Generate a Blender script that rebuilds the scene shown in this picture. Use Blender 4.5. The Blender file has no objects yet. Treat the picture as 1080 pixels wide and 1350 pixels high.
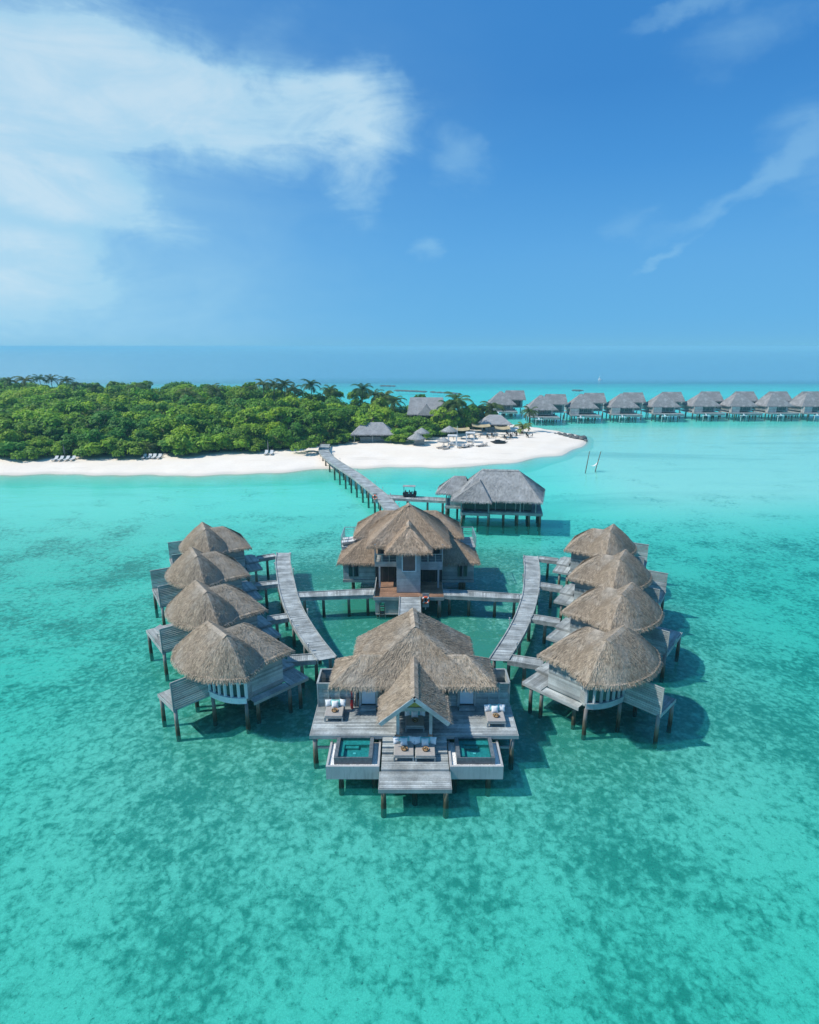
import bpy, math, random
import numpy as np
from mathutils import Vector, Matrix

R = math.radians
random.seed(7)
scene = bpy.context.scene
col = scene.collection

# ------------------------------------------------------------------ camera geometry (used to survey ground positions)
CAM_H, CAM_F = 24.0, 780.0
PITCH = math.atan((675 - 457) / CAM_F)
_s, _c = math.sin(PITCH), math.cos(PITCH)

def survey(px, py, z=0.0):
    """world x, y of a photo point known to lie at height z"""
    u = (px - 540) / CAM_F; v = (py - 675) / CAM_F
    t = (z - CAM_H) / (-_s - v * _c)
    return (u * t, (_c - v * _s) * t)

def height_at(px, py, Y):
    u = (px - 540) / CAM_F; v = (py - 675) / CAM_F
    t = Y / (_c - v * _s)
    return (u * t, CAM_H + (-_s - v * _c) * t)

cam_d = bpy.data.cameras.new('camera'); cam = bpy.data.objects.new('camera', cam_d); col.objects.link(cam)
cam.location = (0, 0, CAM_H); cam.rotation_euler = (R(90) - PITCH, 0, 0)
cam_d.sensor_fit = 'HORIZONTAL'; cam_d.sensor_width = 36; cam_d.lens = 36 * CAM_F / 1080
cam_d.clip_start = 0.5; cam_d.clip_end = 90000
scene.camera = cam

# ------------------------------------------------------------------ node helpers
class NT:
    def __init__(s, tree): s.t = tree; s.n = tree.nodes; s.l = tree.links
    def new(s, typ, **kw):
        n = s.n.new(typ)
        for k, v in kw.items(): setattr(n, k, v)
        return n
    def link(s, a, b): s.l.new(a, b)
    def put(s, sock, v):
        if isinstance(v, bpy.types.NodeSocket): s.link(v, sock)
        elif isinstance(v, (tuple, list)) and sock.type == 'RGBA' and len(v) == 3: sock.default_value = (*v, 1)
        else: sock.default_value = v
    def math(s, op, a, b=0.0, c=0.0, clamp=False):
        n = s.new('ShaderNodeMath', operation=op, use_clamp=clamp)
        s.put(n.inputs[0], a); s.put(n.inputs[1], b); s.put(n.inputs[2], c)
        return n.outputs[0]
    def vmath(s, op, a, b=(0, 0, 0)):
        n = s.new('ShaderNodeVectorMath', operation=op); s.put(n.inputs[0], a); s.put(n.inputs[1], b)
        return n.outputs[0]
    def mix(s, f, a, b, blend='MIX'):
        n = s.new('ShaderNodeMix', data_type='RGBA', blend_type=blend)
        s.put(n.inputs[0], f); s.put(n.inputs[6], a); s.put(n.inputs[7], b)
        return n.outputs[2]
    def noise(s, vec, scale, detail=4, rough=0.55, dist=0.0, dim='3D'):
        n = s.new('ShaderNodeTexNoise', noise_dimensions=dim)
        s.put(n.inputs['Vector'], vec); n.inputs['Scale'].default_value = scale
        n.inputs['Detail'].default_value = detail; n.inputs['Roughness'].default_value = rough
        n.inputs['Distortion'].default_value = dist
        return n.outputs['Fac']
    def vor(s, vec, scale, feature='F1', rnd=1.0):
        n = s.new('ShaderNodeTexVoronoi', feature=feature)
        s.put(n.inputs['Vector'], vec); n.inputs['Scale'].default_value = scale
        n.inputs['Randomness'].default_value = rnd
        return n.outputs['Distance']
    def maprange(s, v, a, b, c=0.0, d=1.0, smooth=True):
        n = s.new('ShaderNodeMapRange', interpolation_type='SMOOTHSTEP' if smooth else 'LINEAR')
        s.put(n.inputs[0], v); s.put(n.inputs[1], a); s.put(n.inputs[2], b); s.put(n.inputs[3], c); s.put(n.inputs[4], d)
        return n.outputs[0]
    def scale(s, vec, sc):
        n = s.new('ShaderNodeMapping'); s.put(n.inputs[0], vec); n.inputs['Scale'].default_value = sc
        return n.outputs[0]
    def bump(s, h, strength=0.5, dist=0.1):
        n = s.new('ShaderNodeBump'); s.put(n.inputs['Height'], h)
        n.inputs['Strength'].default_value = strength; n.inputs['Distance'].default_value = dist
        return n.outputs[0]
    def sep(s, vec):
        n = s.new('ShaderNodeSeparateXYZ'); s.put(n.inputs[0], vec); return n.outputs
    def comb(s, x, y, z):
        n = s.new('ShaderNodeCombineXYZ')
        for i, v in enumerate((x, y, z)): s.put(n.inputs[i], v)
        return n.outputs[0]

def mat(name):
    m = bpy.data.materials.new(name); m.use_nodes = True
    nt = NT(m.node_tree); nt.b = nt.n['Principled BSDF']; nt.out = nt.n['Material Output']
    nt.b.inputs['Specular IOR Level'].default_value = 0.3
    return m, nt

def pos(nt): return nt.new('ShaderNodeNewGeometry').outputs['Position']
def island(nt): return nt.new('ShaderNodeNewGeometry').outputs['Random Per Island']
def obj_co(nt): return nt.new('ShaderNodeTexCoord').outputs['Object']
def obj_rand(nt): return nt.new('ShaderNodeObjectInfo').outputs['Random']

WATER_K = (0.50, 0.016, 0.040)   # absorption of sea water per metre of path (R, G, B)
def sea_filter(nt, colour, factor=2.2):
    """colour of a thing under clear sea water: red is absorbed with depth"""
    z = nt.sep(pos(nt))[2]
    path = nt.math('MULTIPLY', nt.math('MAXIMUM', nt.math('MULTIPLY', z, -1.0), 0.0), factor)
    tr = nt.comb(*[nt.math('POWER', math.e, nt.math('MULTIPLY', path, -k)) for k in WATER_K])
    return nt.mix(1.0, colour, tr, 'MULTIPLY')

def wood(name, base, var=0.35, grain=14.0, rough=0.75, spec=0.3, stain=0.25):
    m, nt = mat(name)
    r = island(nt)
    co = obj_co(nt)
    g = nt.noise(nt.scale(co, (2.2, 2.2, 9.0)), grain * 0.3, 5, 0.65)
    st = nt.noise(pos(nt), 0.9, 4, 0.6)
    v = nt.math('ADD', nt.math('MULTIPLY', r, var * 2), 1 - var)
    v = nt.math('MULTIPLY', v, nt.maprange(g, 0.25, 0.75, 0.8, 1.15))
    v = nt.math('MULTIPLY', v, nt.maprange(st, 0.3, 0.7, 1 - stain, 1 + stain * 0.6))
    warm = nt.mix(nt.noise(pos(nt), 2.3, 3), tuple(base), (base[0] * 1.06, base[1] * 0.97, base[2] * 0.88))
    nt.put(nt.b.inputs['Base Color'], nt.mix(1.0, warm, nt.comb(v, v, v), 'MULTIPLY'))
    nt.b.inputs['Roughness'].default_value = rough; nt.b.inputs['Specular IOR Level'].default_value = spec
    nt.put(nt.b.inputs['Normal'], nt.bump(g, 0.3, 0.01))
    return m

def thatch_mat(name, dark, light, pale):
    m, nt = mat(name)
    r = island(nt); co = obj_co(nt)
    n1 = nt.noise(nt.scale(co, (1, 1, .7)), 17.0, 5, 0.8)
    n2 = nt.noise(co, 0.55, 5, 0.6)
    n3 = nt.noise(co, 2.4, 4, 0.6)
    k = nt.math('ADD', nt.math('MULTIPLY', nt.maprange(r, 0.0, 1.0, 0.0, 1.0, False), 0.6), nt.math('MULTIPLY', nt.maprange(n1, .3, .7), 0.4))
    c = nt.mix(k, dark, light)
    c = nt.mix(nt.math('MULTIPLY', nt.maprange(n2, 0.45, 0.68), 0.55), c, pale)
    v = nt.maprange(n3, 0.3, 0.7, 0.88, 1.10)
    c = nt.mix(1.0, c, nt.comb(v, v, v), 'MULTIPLY')
    nt.put(nt.b.inputs['Base Color'], c)
    nt.b.inputs['Roughness'].default_value = 0.95; nt.b.inputs['Specular IOR Level'].default_value = 0.05
    nt.put(nt.b.inputs['Normal'], nt.bump(n1, 0.7, 0.05))
    return m

def plain(name, base, rough=0.6, var=0.1, sc=3.0, spec=0.3, metal=0.0):
    m, nt = mat(name)
    n = nt.noise(obj_co(nt), sc, 5, 0.6)
    v = nt.math('MULTIPLY', nt.maprange(n, 0.3, 0.7, 1 - var, 1 + var), nt.maprange(island(nt), 0, 1, 1 - var * .5, 1 + var * .5, False))
    nt.put(nt.b.inputs['Base Color'], nt.mix(1.0, tuple(base), nt.comb(v, v, v), 'MULTIPLY'))
    nt.b.inputs['Roughness'].default_value = rough; nt.b.inputs['Specular IOR Level'].default_value = spec
    nt.b.inputs['Metallic'].default_value = metal
    return m

def pile_mat():
    m, nt = mat('weathered_pile')
    p = pos(nt); z = nt.sep(p)[2]
    n = nt.noise(nt.scale(p, (4, 4, 1)), 3.0, 5, 0.65)
    zz = nt.math('ADD', z, nt.math('MULTIPLY', nt.math('SUBTRACT', n, 0.5), 0.9))
    rnd = obj_rand(nt)
    top = nt.mix(n, (0.30, 0.29, 0.27), (0.15, 0.145, 0.135))
    mid = nt.mix(n, (0.10, 0.085, 0.055), (0.17, 0.15, 0.095))
    algae = nt.mix(n, (0.025, 0.03, 0.02), (0.06, 0.06, 0.03))
    c = nt.mix(nt.maprange(zz, 0.75, 1.35), mid, top)
    c = nt.mix(nt.maprange(zz, 0.25, 0.75), algae, c)
    v = nt.math('ADD', 0.75, nt.math('MULTIPLY', rnd, 0.5))
    c = nt.mix(1.0, c, nt.comb(v, v, v), 'MULTIPLY')
    nt.put(nt.b.inputs['Base Color'], sea_filter(nt, c))
    nt.b.inputs['Roughness'].default_value = 0.85
    nt.put(nt.b.inputs['Normal'], nt.bump(n, 0.6, 0.03))
    return m

def sand_mat(name, dry):
    m, nt = mat(name)
    p = pos(nt); z = nt.sep(p)[2]
    n = nt.noise(p, 0.12, 6, 0.6); f = nt.noise(p, 2.2, 5, 0.7); tr = nt.noise(nt.scale(p, (0.05, 0.6, 1)), 1.0, 4, 0.6)
    c = nt.mix(nt.maprange(n, 0.3, 0.7), dry, (dry[0] * .95, dry[1] * .93, dry[2] * .9))
    c = nt.mix(nt.math('MULTIPLY', nt.maprange(f, 0.48, 0.72), 0.34), c, (dry[0] * .74, dry[1] * .69, dry[2] * .62))
    zz = nt.math('ADD', z, nt.math('MULTIPLY', nt.math('SUBTRACT', n, 0.5), 0.25))
    wet = nt.maprange(zz, 0.05, 0.32)
    c = nt.mix(wet, (0.62, 0.565, 0.48), c)
    c = nt.mix(nt.maprange(z, -.02, -.22), c, (0.50, 0.68, 0.60))
    c = nt.mix(nt.math('MULTIPLY', nt.maprange(tr, 0.58, 0.66), nt.math('MULTIPLY', wet, 0.34)), c, (0.55, 0.48, 0.40))
    nt.put(nt.b.inputs['Base Color'], sea_filter(nt, c))
    nt.b.inputs['Roughness'].default_value = 0.95; nt.b.inputs['Specular IOR Level'].default_value = 0.1
    nt.put(nt.b.inputs['Normal'], nt.bump(f, 0.5, 0.08))
    return m

def seabed_mat():
    m, nt = mat('coral_sand_seabed')
    p = pos(nt); xyz = nt.sep(p)
    p2 = nt.comb(xyz[0], xyz[1], 0.0)
    warp = nt.vmath('ADD', p2, nt.vmath('MULTIPLY', nt.new('ShaderNodeTexNoise').outputs['Color'], (0, 0, 0)))
    wn = nt.new('ShaderNodeTexNoise'); nt.put(wn.inputs['Vector'], p2); wn.inputs['Scale'].default_value = 1.6; wn.inputs['Detail'].default_value = 5
    warp = nt.vmath('ADD', p2, nt.vmath('MULTIPLY', nt.vmath('SUBTRACT', wn.outputs['Color'], (.5, .5, .5)), (.9, .9, 0)))
    cell = nt.vor(warp, 2.6)
    fine = nt.noise(p2, 3.6, 7, 0.74)
    mid = nt.noise(warp, 1.45, 6, 0.70)
    big = nt.noise(p2, 0.13, 5, 0.65)
    grit = nt.noise(p2, 9.0, 5, 0.75)
    # cover of weed / coral rubble, more on the reef flat under the villas, less in the far lagoon
    k = nt.math('ADD', nt.math('MULTIPLY', fine, 0.50), nt.math('MULTIPLY', mid, 0.62))
    k = nt.math('ADD', k, nt.math('MULTIPLY', cell, 0.22))
    k = nt.math('ADD', k, nt.math('MULTIPLY', nt.math('SUBTRACT', big, 0.5), 0.95))
    # regional cover
    dx = nt.math('MULTIPLY', nt.math('SUBTRACT', xyz[0], 1.0), 1 / 30.0); dy = nt.math('MULTIPLY', nt.math('SUBTRACT', xyz[1], 49.0), 1 / 27.0)
    rr = nt.math('SQRT', nt.math('ADD', nt.math('MULTIPLY', dx, dx), nt.math('MULTIPLY', dy, dy)))
    reef = nt.maprange(nt.math('ADD', rr, nt.math('MULTIPLY', nt.math('SUBTRACT', big, .5), 1.3)), 1.05, 0.45)
    k = nt.math('ADD', k, nt.math('MULTIPLY', reef, 0.17))
    far = nt.maprange(xyz[1], 62, 105)
    k = nt.math('SUBTRACT', k, nt.math('MULTIPLY', far, 0.22))
    nearest = nt.maprange(xyz[1], 26, 15)
    k = nt.math('SUBTRACT', k, nt.math('MULTIPLY', nearest, 0.02))
    cover = nt.maprange(k, 0.55, 0.86)
    sand = nt.mix(nt.maprange(grit, 0.3, 0.75), (0.385, 0.63, 0.555), (0.27, 0.51, 0.44))
    sand = nt.mix(nt.math('MULTIPLY', far, .8), sand, (0.82, 0.80, 0.74))
    weed = nt.mix(nt.maprange(grit, 0.3, 0.7), (0.018, 0.150, 0.122), (0.06, 0.27, 0.215))
    weed = nt.mix(nt.math('MULTIPLY', reef, .7), weed, nt.mix(grit, (0.03, 0.15, 0.095), (0.075, 0.25, 0.16)))
    c = nt.mix(nt.math('MULTIPLY', cover, 0.93), sand, weed)
    # brown rubble among the weed of the reef flat
    rub = nt.noise(p2, 1.7, 7, 0.72, 0.6)
    speck = nt.maprange(nt.noise(p2, 16.0, 3, 0.7), 0.28, 0.72, 0.86, 1.11)
    dot = nt.maprange(nt.noise(p2, 5.5, 4, 0.6), 0.60, 0.70, 1.0, 0.55)
    c = nt.mix(1.0, c, nt.comb(dot, dot, dot), 'MULTIPLY')
    c = nt.mix(1.0, c, nt.comb(speck, speck, speck), 'MULTIPLY')
    spot = nt.math('MULTIPLY', nt.maprange(rub, 0.57, 0.70), nt.maprange(reef, 0.3, 1.0, 0.0, 0.75))
    c = nt.mix(spot, c, nt.mix(grit, (0.09, 0.105, 0.055), (0.23, 0.24, 0.14)))
    # soft sand-ripple streaks in the far lagoon
    stn = nt.noise(nt.scale(p2, (0.018, 0.085, 1)), 1.0, 6, 0.62, 0.4)
    c = nt.mix(nt.math('MULTIPLY', nt.math('MULTIPLY', nt.maprange(stn, 0.50, 0.68), far), 0.42), c, (0.20, 0.37, 0.36))
    nt.put(nt.b.inputs['Base Color'], sea_filter(nt, c))
    nt.b.inputs['Roughness'].default_value = 1.0; nt.b.inputs['Specular IOR Level'].default_value = 0.0
    return m

def sea_mat():
    m, nt = mat('sea_water')
    nt.n.remove(nt.b)
    p = pos(nt); xyz = nt.sep(p)
    p2 = nt.comb(xyz[0], xyz[1], 0.0)
    w1 = nt.noise(nt.scale(p2, (1.0, 1.7, 1)), 1.1, 5, 0.6, 0.3)
    w2 = nt.noise(nt.scale(p2, (0.5, 1.6, 1)), 0.16, 4, 0.55)
    h = nt.math('ADD', nt.math('MULTIPLY', w1, 0.35), nt.math('MULTIPLY', w2, 1.2))
    nrm = nt.bump(h, 0.6, 0.14)
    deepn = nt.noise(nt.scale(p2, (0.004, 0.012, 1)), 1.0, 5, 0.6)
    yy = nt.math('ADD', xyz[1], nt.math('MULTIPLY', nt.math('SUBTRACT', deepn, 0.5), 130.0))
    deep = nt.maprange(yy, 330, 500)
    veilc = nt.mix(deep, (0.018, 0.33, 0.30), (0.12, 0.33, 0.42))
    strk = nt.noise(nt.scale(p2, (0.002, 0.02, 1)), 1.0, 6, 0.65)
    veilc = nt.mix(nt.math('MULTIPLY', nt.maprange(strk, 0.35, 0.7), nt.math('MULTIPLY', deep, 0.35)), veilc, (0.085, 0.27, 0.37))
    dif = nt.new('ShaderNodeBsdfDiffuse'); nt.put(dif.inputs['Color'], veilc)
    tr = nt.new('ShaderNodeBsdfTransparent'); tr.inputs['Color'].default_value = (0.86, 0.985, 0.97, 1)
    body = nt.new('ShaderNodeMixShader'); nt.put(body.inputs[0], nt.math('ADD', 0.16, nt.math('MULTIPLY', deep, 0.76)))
    nt.link(tr.outputs[0], body.inputs[1]); nt.link(dif.outputs[0], body.inputs[2])
    gl = nt.new('ShaderNodeBsdfGlossy'); gl.inputs['Roughness'].default_value = 0.10; gl.inputs['Color'].default_value = (0.9, 0.95, 1, 1)
    nt.put(gl.inputs['Normal'], nrm)
    fr = nt.new('ShaderNodeFresnel'); fr.inputs['IOR'].default_value = 1.333; nt.put(fr.inputs['Normal'], nrm)
    fac = nt.math('MULTIPLY', fr.outputs[0], 0.75)
    mx = nt.new('ShaderNodeMixShader'); nt.put(mx.inputs[0], fac)
    nt.link(body.outputs[0], mx.inputs[1]); nt.link(gl.outputs[0], mx.inputs[2])
    nt.link(mx.outputs[0], nt.out.inputs['Surface'])
    return m

def leaf_mat(name, dark, light, yellow):
    m, nt = mat(name)
    r = island(nt); o = obj_rand(nt); co = obj_co(nt)
    n = nt.noise(co, 0.9, 3)
    c = nt.mix(r, dark, light)
    c = nt.mix(nt.math('MULTIPLY', nt.maprange(o, 0.35, 1.0), 0.6), c, yellow)
    c = nt.mix(nt.math('MULTIPLY', nt.maprange(nt.math('FRACT', nt.math('MULTIPLY', o, 3.71)), 0.62, 0.9), 0.7), c, (dark[0] * .8, dark[1] * 1.15, dark[2] * 2.2))
    v = nt.math('MULTIPLY', nt.maprange(n, 0.3, 0.7, 0.7, 1.2), nt.math('ADD', 0.75, nt.math('MULTIPLY', nt.math('FRACT', nt.math('MULTIPLY', o, 7.13)), 0.5)))
    c = nt.mix(1.0, c, nt.comb(v, v, v), 'MULTIPLY')
    nt.put(nt.b.inputs['Base Color'], c); nt.b.inputs['Roughness'].default_value = 0.6; nt.b.inputs['Specular IOR Level'].default_value = 0.25
    tl = nt.new('ShaderNodeBsdfTranslucent'); nt.put(tl.inputs['Color'], c)
    mx = nt.new('ShaderNodeMixShader'); mx.inputs[0].default_value = 0.40
    nt.link(nt.b.outputs[0], mx.inputs[1]); nt.link(tl.outputs[0], mx.inputs[2]); nt.link(mx.outputs[0], nt.out.inputs['Surface'])
    return m

def pool_mat():
    m, nt = mat('pool_water')
    n = nt.noise(pos(nt), 5.0, 3)
    nt.b.inputs['Base Color'].default_value = (0.02, 0.2, 0.2, 1)
    nt.n.remove(nt.b)
    tr = nt.new('ShaderNodeBsdfTransparent'); tr.inputs['Color'].default_value = (0.35, 0.82, 0.84, 1)
    gl = nt.new('ShaderNodeBsdfGlossy'); gl.inputs['Roughness'].default_value = 0.03
    nrm = nt.bump(n, 0.15, 0.02); nt.put(gl.inputs['Normal'], nrm)
    fr = nt.new('ShaderNodeFresnel'); fr.inputs['IOR'].default_value = 1.33; nt.put(fr.inputs['Normal'], nrm)
    mx = nt.new('ShaderNodeMixShader'); nt.link(fr.outputs[0], mx.inputs[0]); nt.link(tr.outputs[0], mx.inputs[1]); nt.link(gl.outputs[0], mx.inputs[2])
    nt.link(mx.outputs[0], nt.out.inputs['Surface'])
    return m

M = {}
M['deck'] = wood('weathered_deck_boards', (0.345, 0.39, 0.40), 0.26, stain=.34)
M['beam'] = wood('weathered_beam', (0.315, 0.355, 0.36), 0.12)
M['brown'] = wood('brown_deck_boards', (0.29, 0.175, 0.115), 0.22)
M['siding'] = wood('grey_siding', (0.35, 0.40, 0.405), 0.28)
M['bluewood'] = wood('blue_grey_painted_wood', (0.37, 0.42, 0.45), 0.08)
M['dark_wood'] = wood('dark_wood', (0.09, 0.08, 0.07), 0.2)
M['white'] = plain('white_paint', (0.72, 0.76, 0.76), 0.5, 0.05)
M['door'] = plain('pale_door_paint', (0.60, 0.68, 0.74), 0.5, 0.05)
M['plaster'] = plain('white_plaster', (0.44, 0.44, 0.43), 0.8, 0.06, 1.2)
m_, n_t = mat('stained_plaster'); M['plaster'] = m_
_a = n_t.noise(n_t.scale(pos(n_t), (5, 5, .5)), 1.6, 6, .65); _b = n_t.noise(pos(n_t), 1.1, 5, .6)
n_t.put(n_t.b.inputs['Base Color'], n_t.mix(n_t.math('MULTIPLY', n_t.maprange(_a, .48, .7), .55), n_t.mix(n_t.maprange(_b, .3, .7), (.46, .46, .45), (.38, .385, .38)), (.24, .245, .24))); n_t.b.inputs['Roughness'].default_value = .85
M['pebble'] = plain('white_pebbles', (0.78, 0.78, 0.76), 0.9, 0.15, 25)
M['pooltile'] = plain('dark_pool_tile', (0.12, 0.14, 0.15), 0.35, 0.25, 6)
M['poolfloor'] = plain('teal_pool_tile', (0.13, 0.31, 0.30), 0.35, 0.25, 7)
M['pool'] = pool_mat()
M['glass'] = plain('dark_window_glass', (0.018, 0.035, 0.045), 0.06, 0.2, 2.0, 0.7)
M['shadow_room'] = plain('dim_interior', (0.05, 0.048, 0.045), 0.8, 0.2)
M['pile'] = pile_mat()
M['thatch'] = thatch_mat('brown_thatch', (0.135, 0.105, 0.075), (0.60, 0.49, 0.36), (0.45, 0.41, 0.345))
M['thatch_tan'] = thatch_mat('tan_ridge_thatch', (0.30, 0.245, 0.18), (0.58, 0.48, 0.37), (0.50, 0.45, 0.38))
M['thatch_brown'] = thatch_mat('dark_brown_thatch', (0.12, 0.088, 0.06), (0.60, 0.45, 0.315), (0.42, 0.355, 0.285))
M['thatch_grey'] = thatch_mat('grey_thatch', (0.15, 0.15, 0.145), (0.52, 0.53, 0.51), (0.46, 0.47, 0.465))
M['thatch_far'] = thatch_mat('dark_grey_thatch', (0.17, 0.168, 0.165), (0.40, 0.395, 0.39), (0.41, 0.41, 0.41))
M['sand'] = sand_mat('white_coral_sand', (0.84, 0.755, 0.645))
M['seabed'] = seabed_mat(); M['sea'] = sea_mat()
M['leaf'] = leaf_mat('broad_leaves', (0.07, 0.18, 0.018), (0.26, 0.50, 0.04), (0.42, 0.56, 0.04))
M['shrub'] = leaf_mat('shrub_leaves', (0.11, 0.25, 0.022), (0.26, 0.46, 0.045), (0.32, 0.48, 0.04))
M['frond'] = leaf_mat('palm_fronds', (0.05, 0.105, 0.025), (0.13, 0.21, 0.05), (0.18, 0.20, 0.05))
M['frond_yellow'] = leaf_mat('yellow_palm_fronds', (0.18, 0.20, 0.02), (0.42, 0.38, 0.04), (0.46, 0.36, 0.04))
M['bark'] = plain('bark', (0.16, 0.125, 0.095), 0.9, 0.3, 6)
M['fabric'] = plain('taupe_mattress', (0.36, 0.34, 0.315), 0.9, 0.08, 8)
M['cushion_white'] = plain('white_cushion_fabric', (0.80, 0.80, 0.80), 0.9, 0.04)
M['cushion_aqua'] = plain('aqua_cushion_fabric', (0.22, 0.56, 0.54), 0.9, 0.08)
M['wicker'] = plain('wicker', (0.32, 0.20, 0.10), 0.8, 0.25, 20)
M['dark_wicker'] = plain('dark_wicker', (0.05, 0.035, 0.025), 0.7, 0.2, 20)
M['red'] = plain('red_paint', (0.62, 0.02, 0.02), 0.4, 0.08)
M['orange'] = plain('orange_plastic', (0.75, 0.13, 0.045), 0.5, 0.06)
M['rock'] = plain('grey_rock', (0.12, 0.12, 0.115), 0.95, 0.35, 2.0)
M['black'] = plain('black_plastic', (0.02, 0.02, 0.022), 0.5, 0.1)
M['canvas'] = plain('pale_canvas', (0.62, 0.62, 0.60), 0.9, 0.06)
M['ochre'] = plain('straw_awning', (0.42, 0.34, 0.19), 0.9, 0.2, 6)
M['steel'] = plain('pale_steel', (0.5, 0.52, 0.53), 0.4, 0.1, 4, 0.5, 0.6)
M['brick'] = plain('terracotta_base', (0.36, 0.20, 0.13), 0.9, 0.15, 9)
M['ceiling'] = plain('straw_ceiling', (0.42, 0.33, 0.10), 0.9, 0.15, 5)
M['orangewood'] = wood('tan_cedar_boards', (0.44, 0.30, 0.20), 0.15)  # tan cedar, tone varies from board to board

# ------------------------------------------------------------------ mesh builder
class MB:
    def __init__(s, mx=1, o=(0, 0, 0)):
        s.v = []; s.f = []; s.mx = mx; s.o = o
    def add(s, vs, fs):
        n = len(s.v)
        for p in vs: s.v.append(((p[0] - s.o[0]) * s.mx, p[1] - s.o[1], p[2] - s.o[2]))
        for f in fs:
            f = [i + n for i in f]
            s.f.append(f[::-1] if s.mx < 0 else f)
    def box(s, x0, x1, y0, y1, z0, z1):
        s.add([(x0, y0, z0), (x1, y0, z0), (x1, y1, z0), (x0, y1, z0), (x0, y0, z1), (x1, y0, z1), (x1, y1, z1), (x0, y1, z1)],
              [(3, 2, 1, 0), (4, 5, 6, 7), (0, 1, 5, 4), (1, 2, 6, 5), (2, 3, 7, 6), (3, 0, 4, 7)])
    def beam(s, p, q, w, h):
        """box from p to q, width w sideways, height h; p and q on its centre line"""
        p = Vector(p); q = Vector(q); d = (q - p).normalized()
        side = Vector((-d.y, d.x, 0))
        side = side.normalized() if side.length > 1e-4 else Vector((1, 0, 0))
        up = d.cross(side) * -1
        if up.z < 0: up = -up
        a, b = side * (w / 2), up * (h / 2)
        s.add([p - a - b, p + a - b, p + a + b, p - a + b, q - a - b, q + a - b, q + a + b, q - a + b],
              [(0, 1, 2, 3), (7, 6, 5, 4), (1, 0, 4, 5), (2, 1, 5, 6), (3, 2, 6, 7), (0, 3, 7, 4)])
    def cyl(s, p, q, r0, r1=None, n=8, caps=True):
        r1 = r0 if r1 is None else r1
        p = Vector(p); q = Vector(q); d = (q - p).normalized()
        a = d.orthogonal().normalized(); b = d.cross(a)
        vs = []
        for c, r in ((p, r0), (q, r1)):
            for i in range(n):
                t = 2 * math.pi * i / n
                vs.append(c + a * (r * math.cos(t)) + b * (r * math.sin(t)))
        fs = [(i, (i + 1) % n, n + (i + 1) % n, n + i) for i in range(n)]
        if caps: fs += [tuple(range(n))[::-1], tuple(range(n, 2 * n))]
        s.add(vs, fs)
    def tube(s, pts, rads, n=7):
        vs = []; fs = []
        for k, (c, r) in enumerate(zip(pts, rads)):
            c = Vector(c)
            d = (Vector(pts[min(k + 1, len(pts) - 1)]) - Vector(pts[max(k - 1, 0)])).normalized()
            a = d.cross(Vector((0, 1, 0.013))).normalized(); b = d.cross(a)
            for i in range(n):
                t = 2 * math.pi * i / n
                vs.append(c + a * (r * math.cos(t)) + b * (r * math.sin(t)))
        for k in range(len(pts) - 1):
            for i in range(n):
                fs.append((k * n + i, k * n + (i + 1) % n, (k + 1) * n + (i + 1) % n, (k + 1) * n + i))
        fs += [tuple(range(n))[::-1], tuple(range((len(pts) - 1) * n, len(pts) * n))]
        s.add(vs, fs)
    def torus(s, c, r, t, axis='y', n=18, m=8, sy=1.0):
        vs = []; fs = []
        for i in range(n):
            a = 2 * math.pi * i / n
            for j in range(m):
                b = 2 * math.pi * j / m
                u = (r + t * math.cos(b)) * math.cos(a); w = (r + t * math.cos(b)) * math.sin(a) * sy; h = t * math.sin(b)
                vs.append((c[0] + u, c[1] + h, c[2] + w) if axis == 'y' else (c[0] + u, c[1] + w, c[2] + h))
        for i in range(n):
            for j in range(m):
                fs.append((i * m + j, i * m + (j + 1) % m, ((i + 1) % n) * m + (j + 1) % m, ((i + 1) % n) * m + j))
        s.add(vs, fs)
    def ball(s, c, r, n=8, m=6):
        if not isinstance(r, (tuple, list)): r = (r, r, r)
        vs = [(c[0], c[1], c[2] - r[2])]; fs = []
        for j in range(1, m):
            t = math.pi * j / m - math.pi / 2
            for i in range(n):
                a = 2 * math.pi * i / n
                vs.append((c[0] + r[0] * math.cos(t) * math.cos(a), c[1] + r[1] * math.cos(t) * math.sin(a), c[2] + r[2] * math.sin(t)))
        vs.append((c[0], c[1], c[2] + r[2])); L = len(vs) - 1
        for i in range(n): fs.append((0, 1 + (i + 1) % n, 1 + i)); fs.append((L, L - n + i, L - n + (i + 1) % n))
        for j in range(m - 2):
            for i in range(n):
                a = 1 + j * n
                fs.append((a + i, a + (i + 1) % n, a + n + (i + 1) % n, a + n + i))
        s.add(vs, fs)
    def planks(s, x0, x1, y0, y1, z, along='x', w=0.145, gap=0.014, th=0.04, seg=(2.0, 3.8)):
        if along == 'x': L0, L1, W0, W1 = x0, x1, y0, y1
        else: L0, L1, W0, W1 = y0, y1, x0, x1
        n = max(1, round((W1 - W0) / w)); w = (W1 - W0) / n
        for i in range(n):
            a = L0 - random.uniform(0, 1.5) if (L1 - L0) > seg[1] else L0
            while a < L1 - 0.02:
                b = a + random.uniform(*seg) if (L1 - L0) > seg[1] else L1
                if L1 - b < 0.5: b = L1
                l0, l1 = max(a, L0), min(b, L1)
                if l1 > l0 + 0.05:
                    zz = z + random.uniform(-.004, .004); p, q = W0 + i * w + gap / 2, W0 + (i + 1) * w - gap / 2
                    if along == 'x': s.box(l0 + .004, l1 - .004, p, q, zz - th, zz)
                    else: s.box(p, q, l0 + .004, l1 - .004, zz - th, zz)
                a = b
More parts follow.
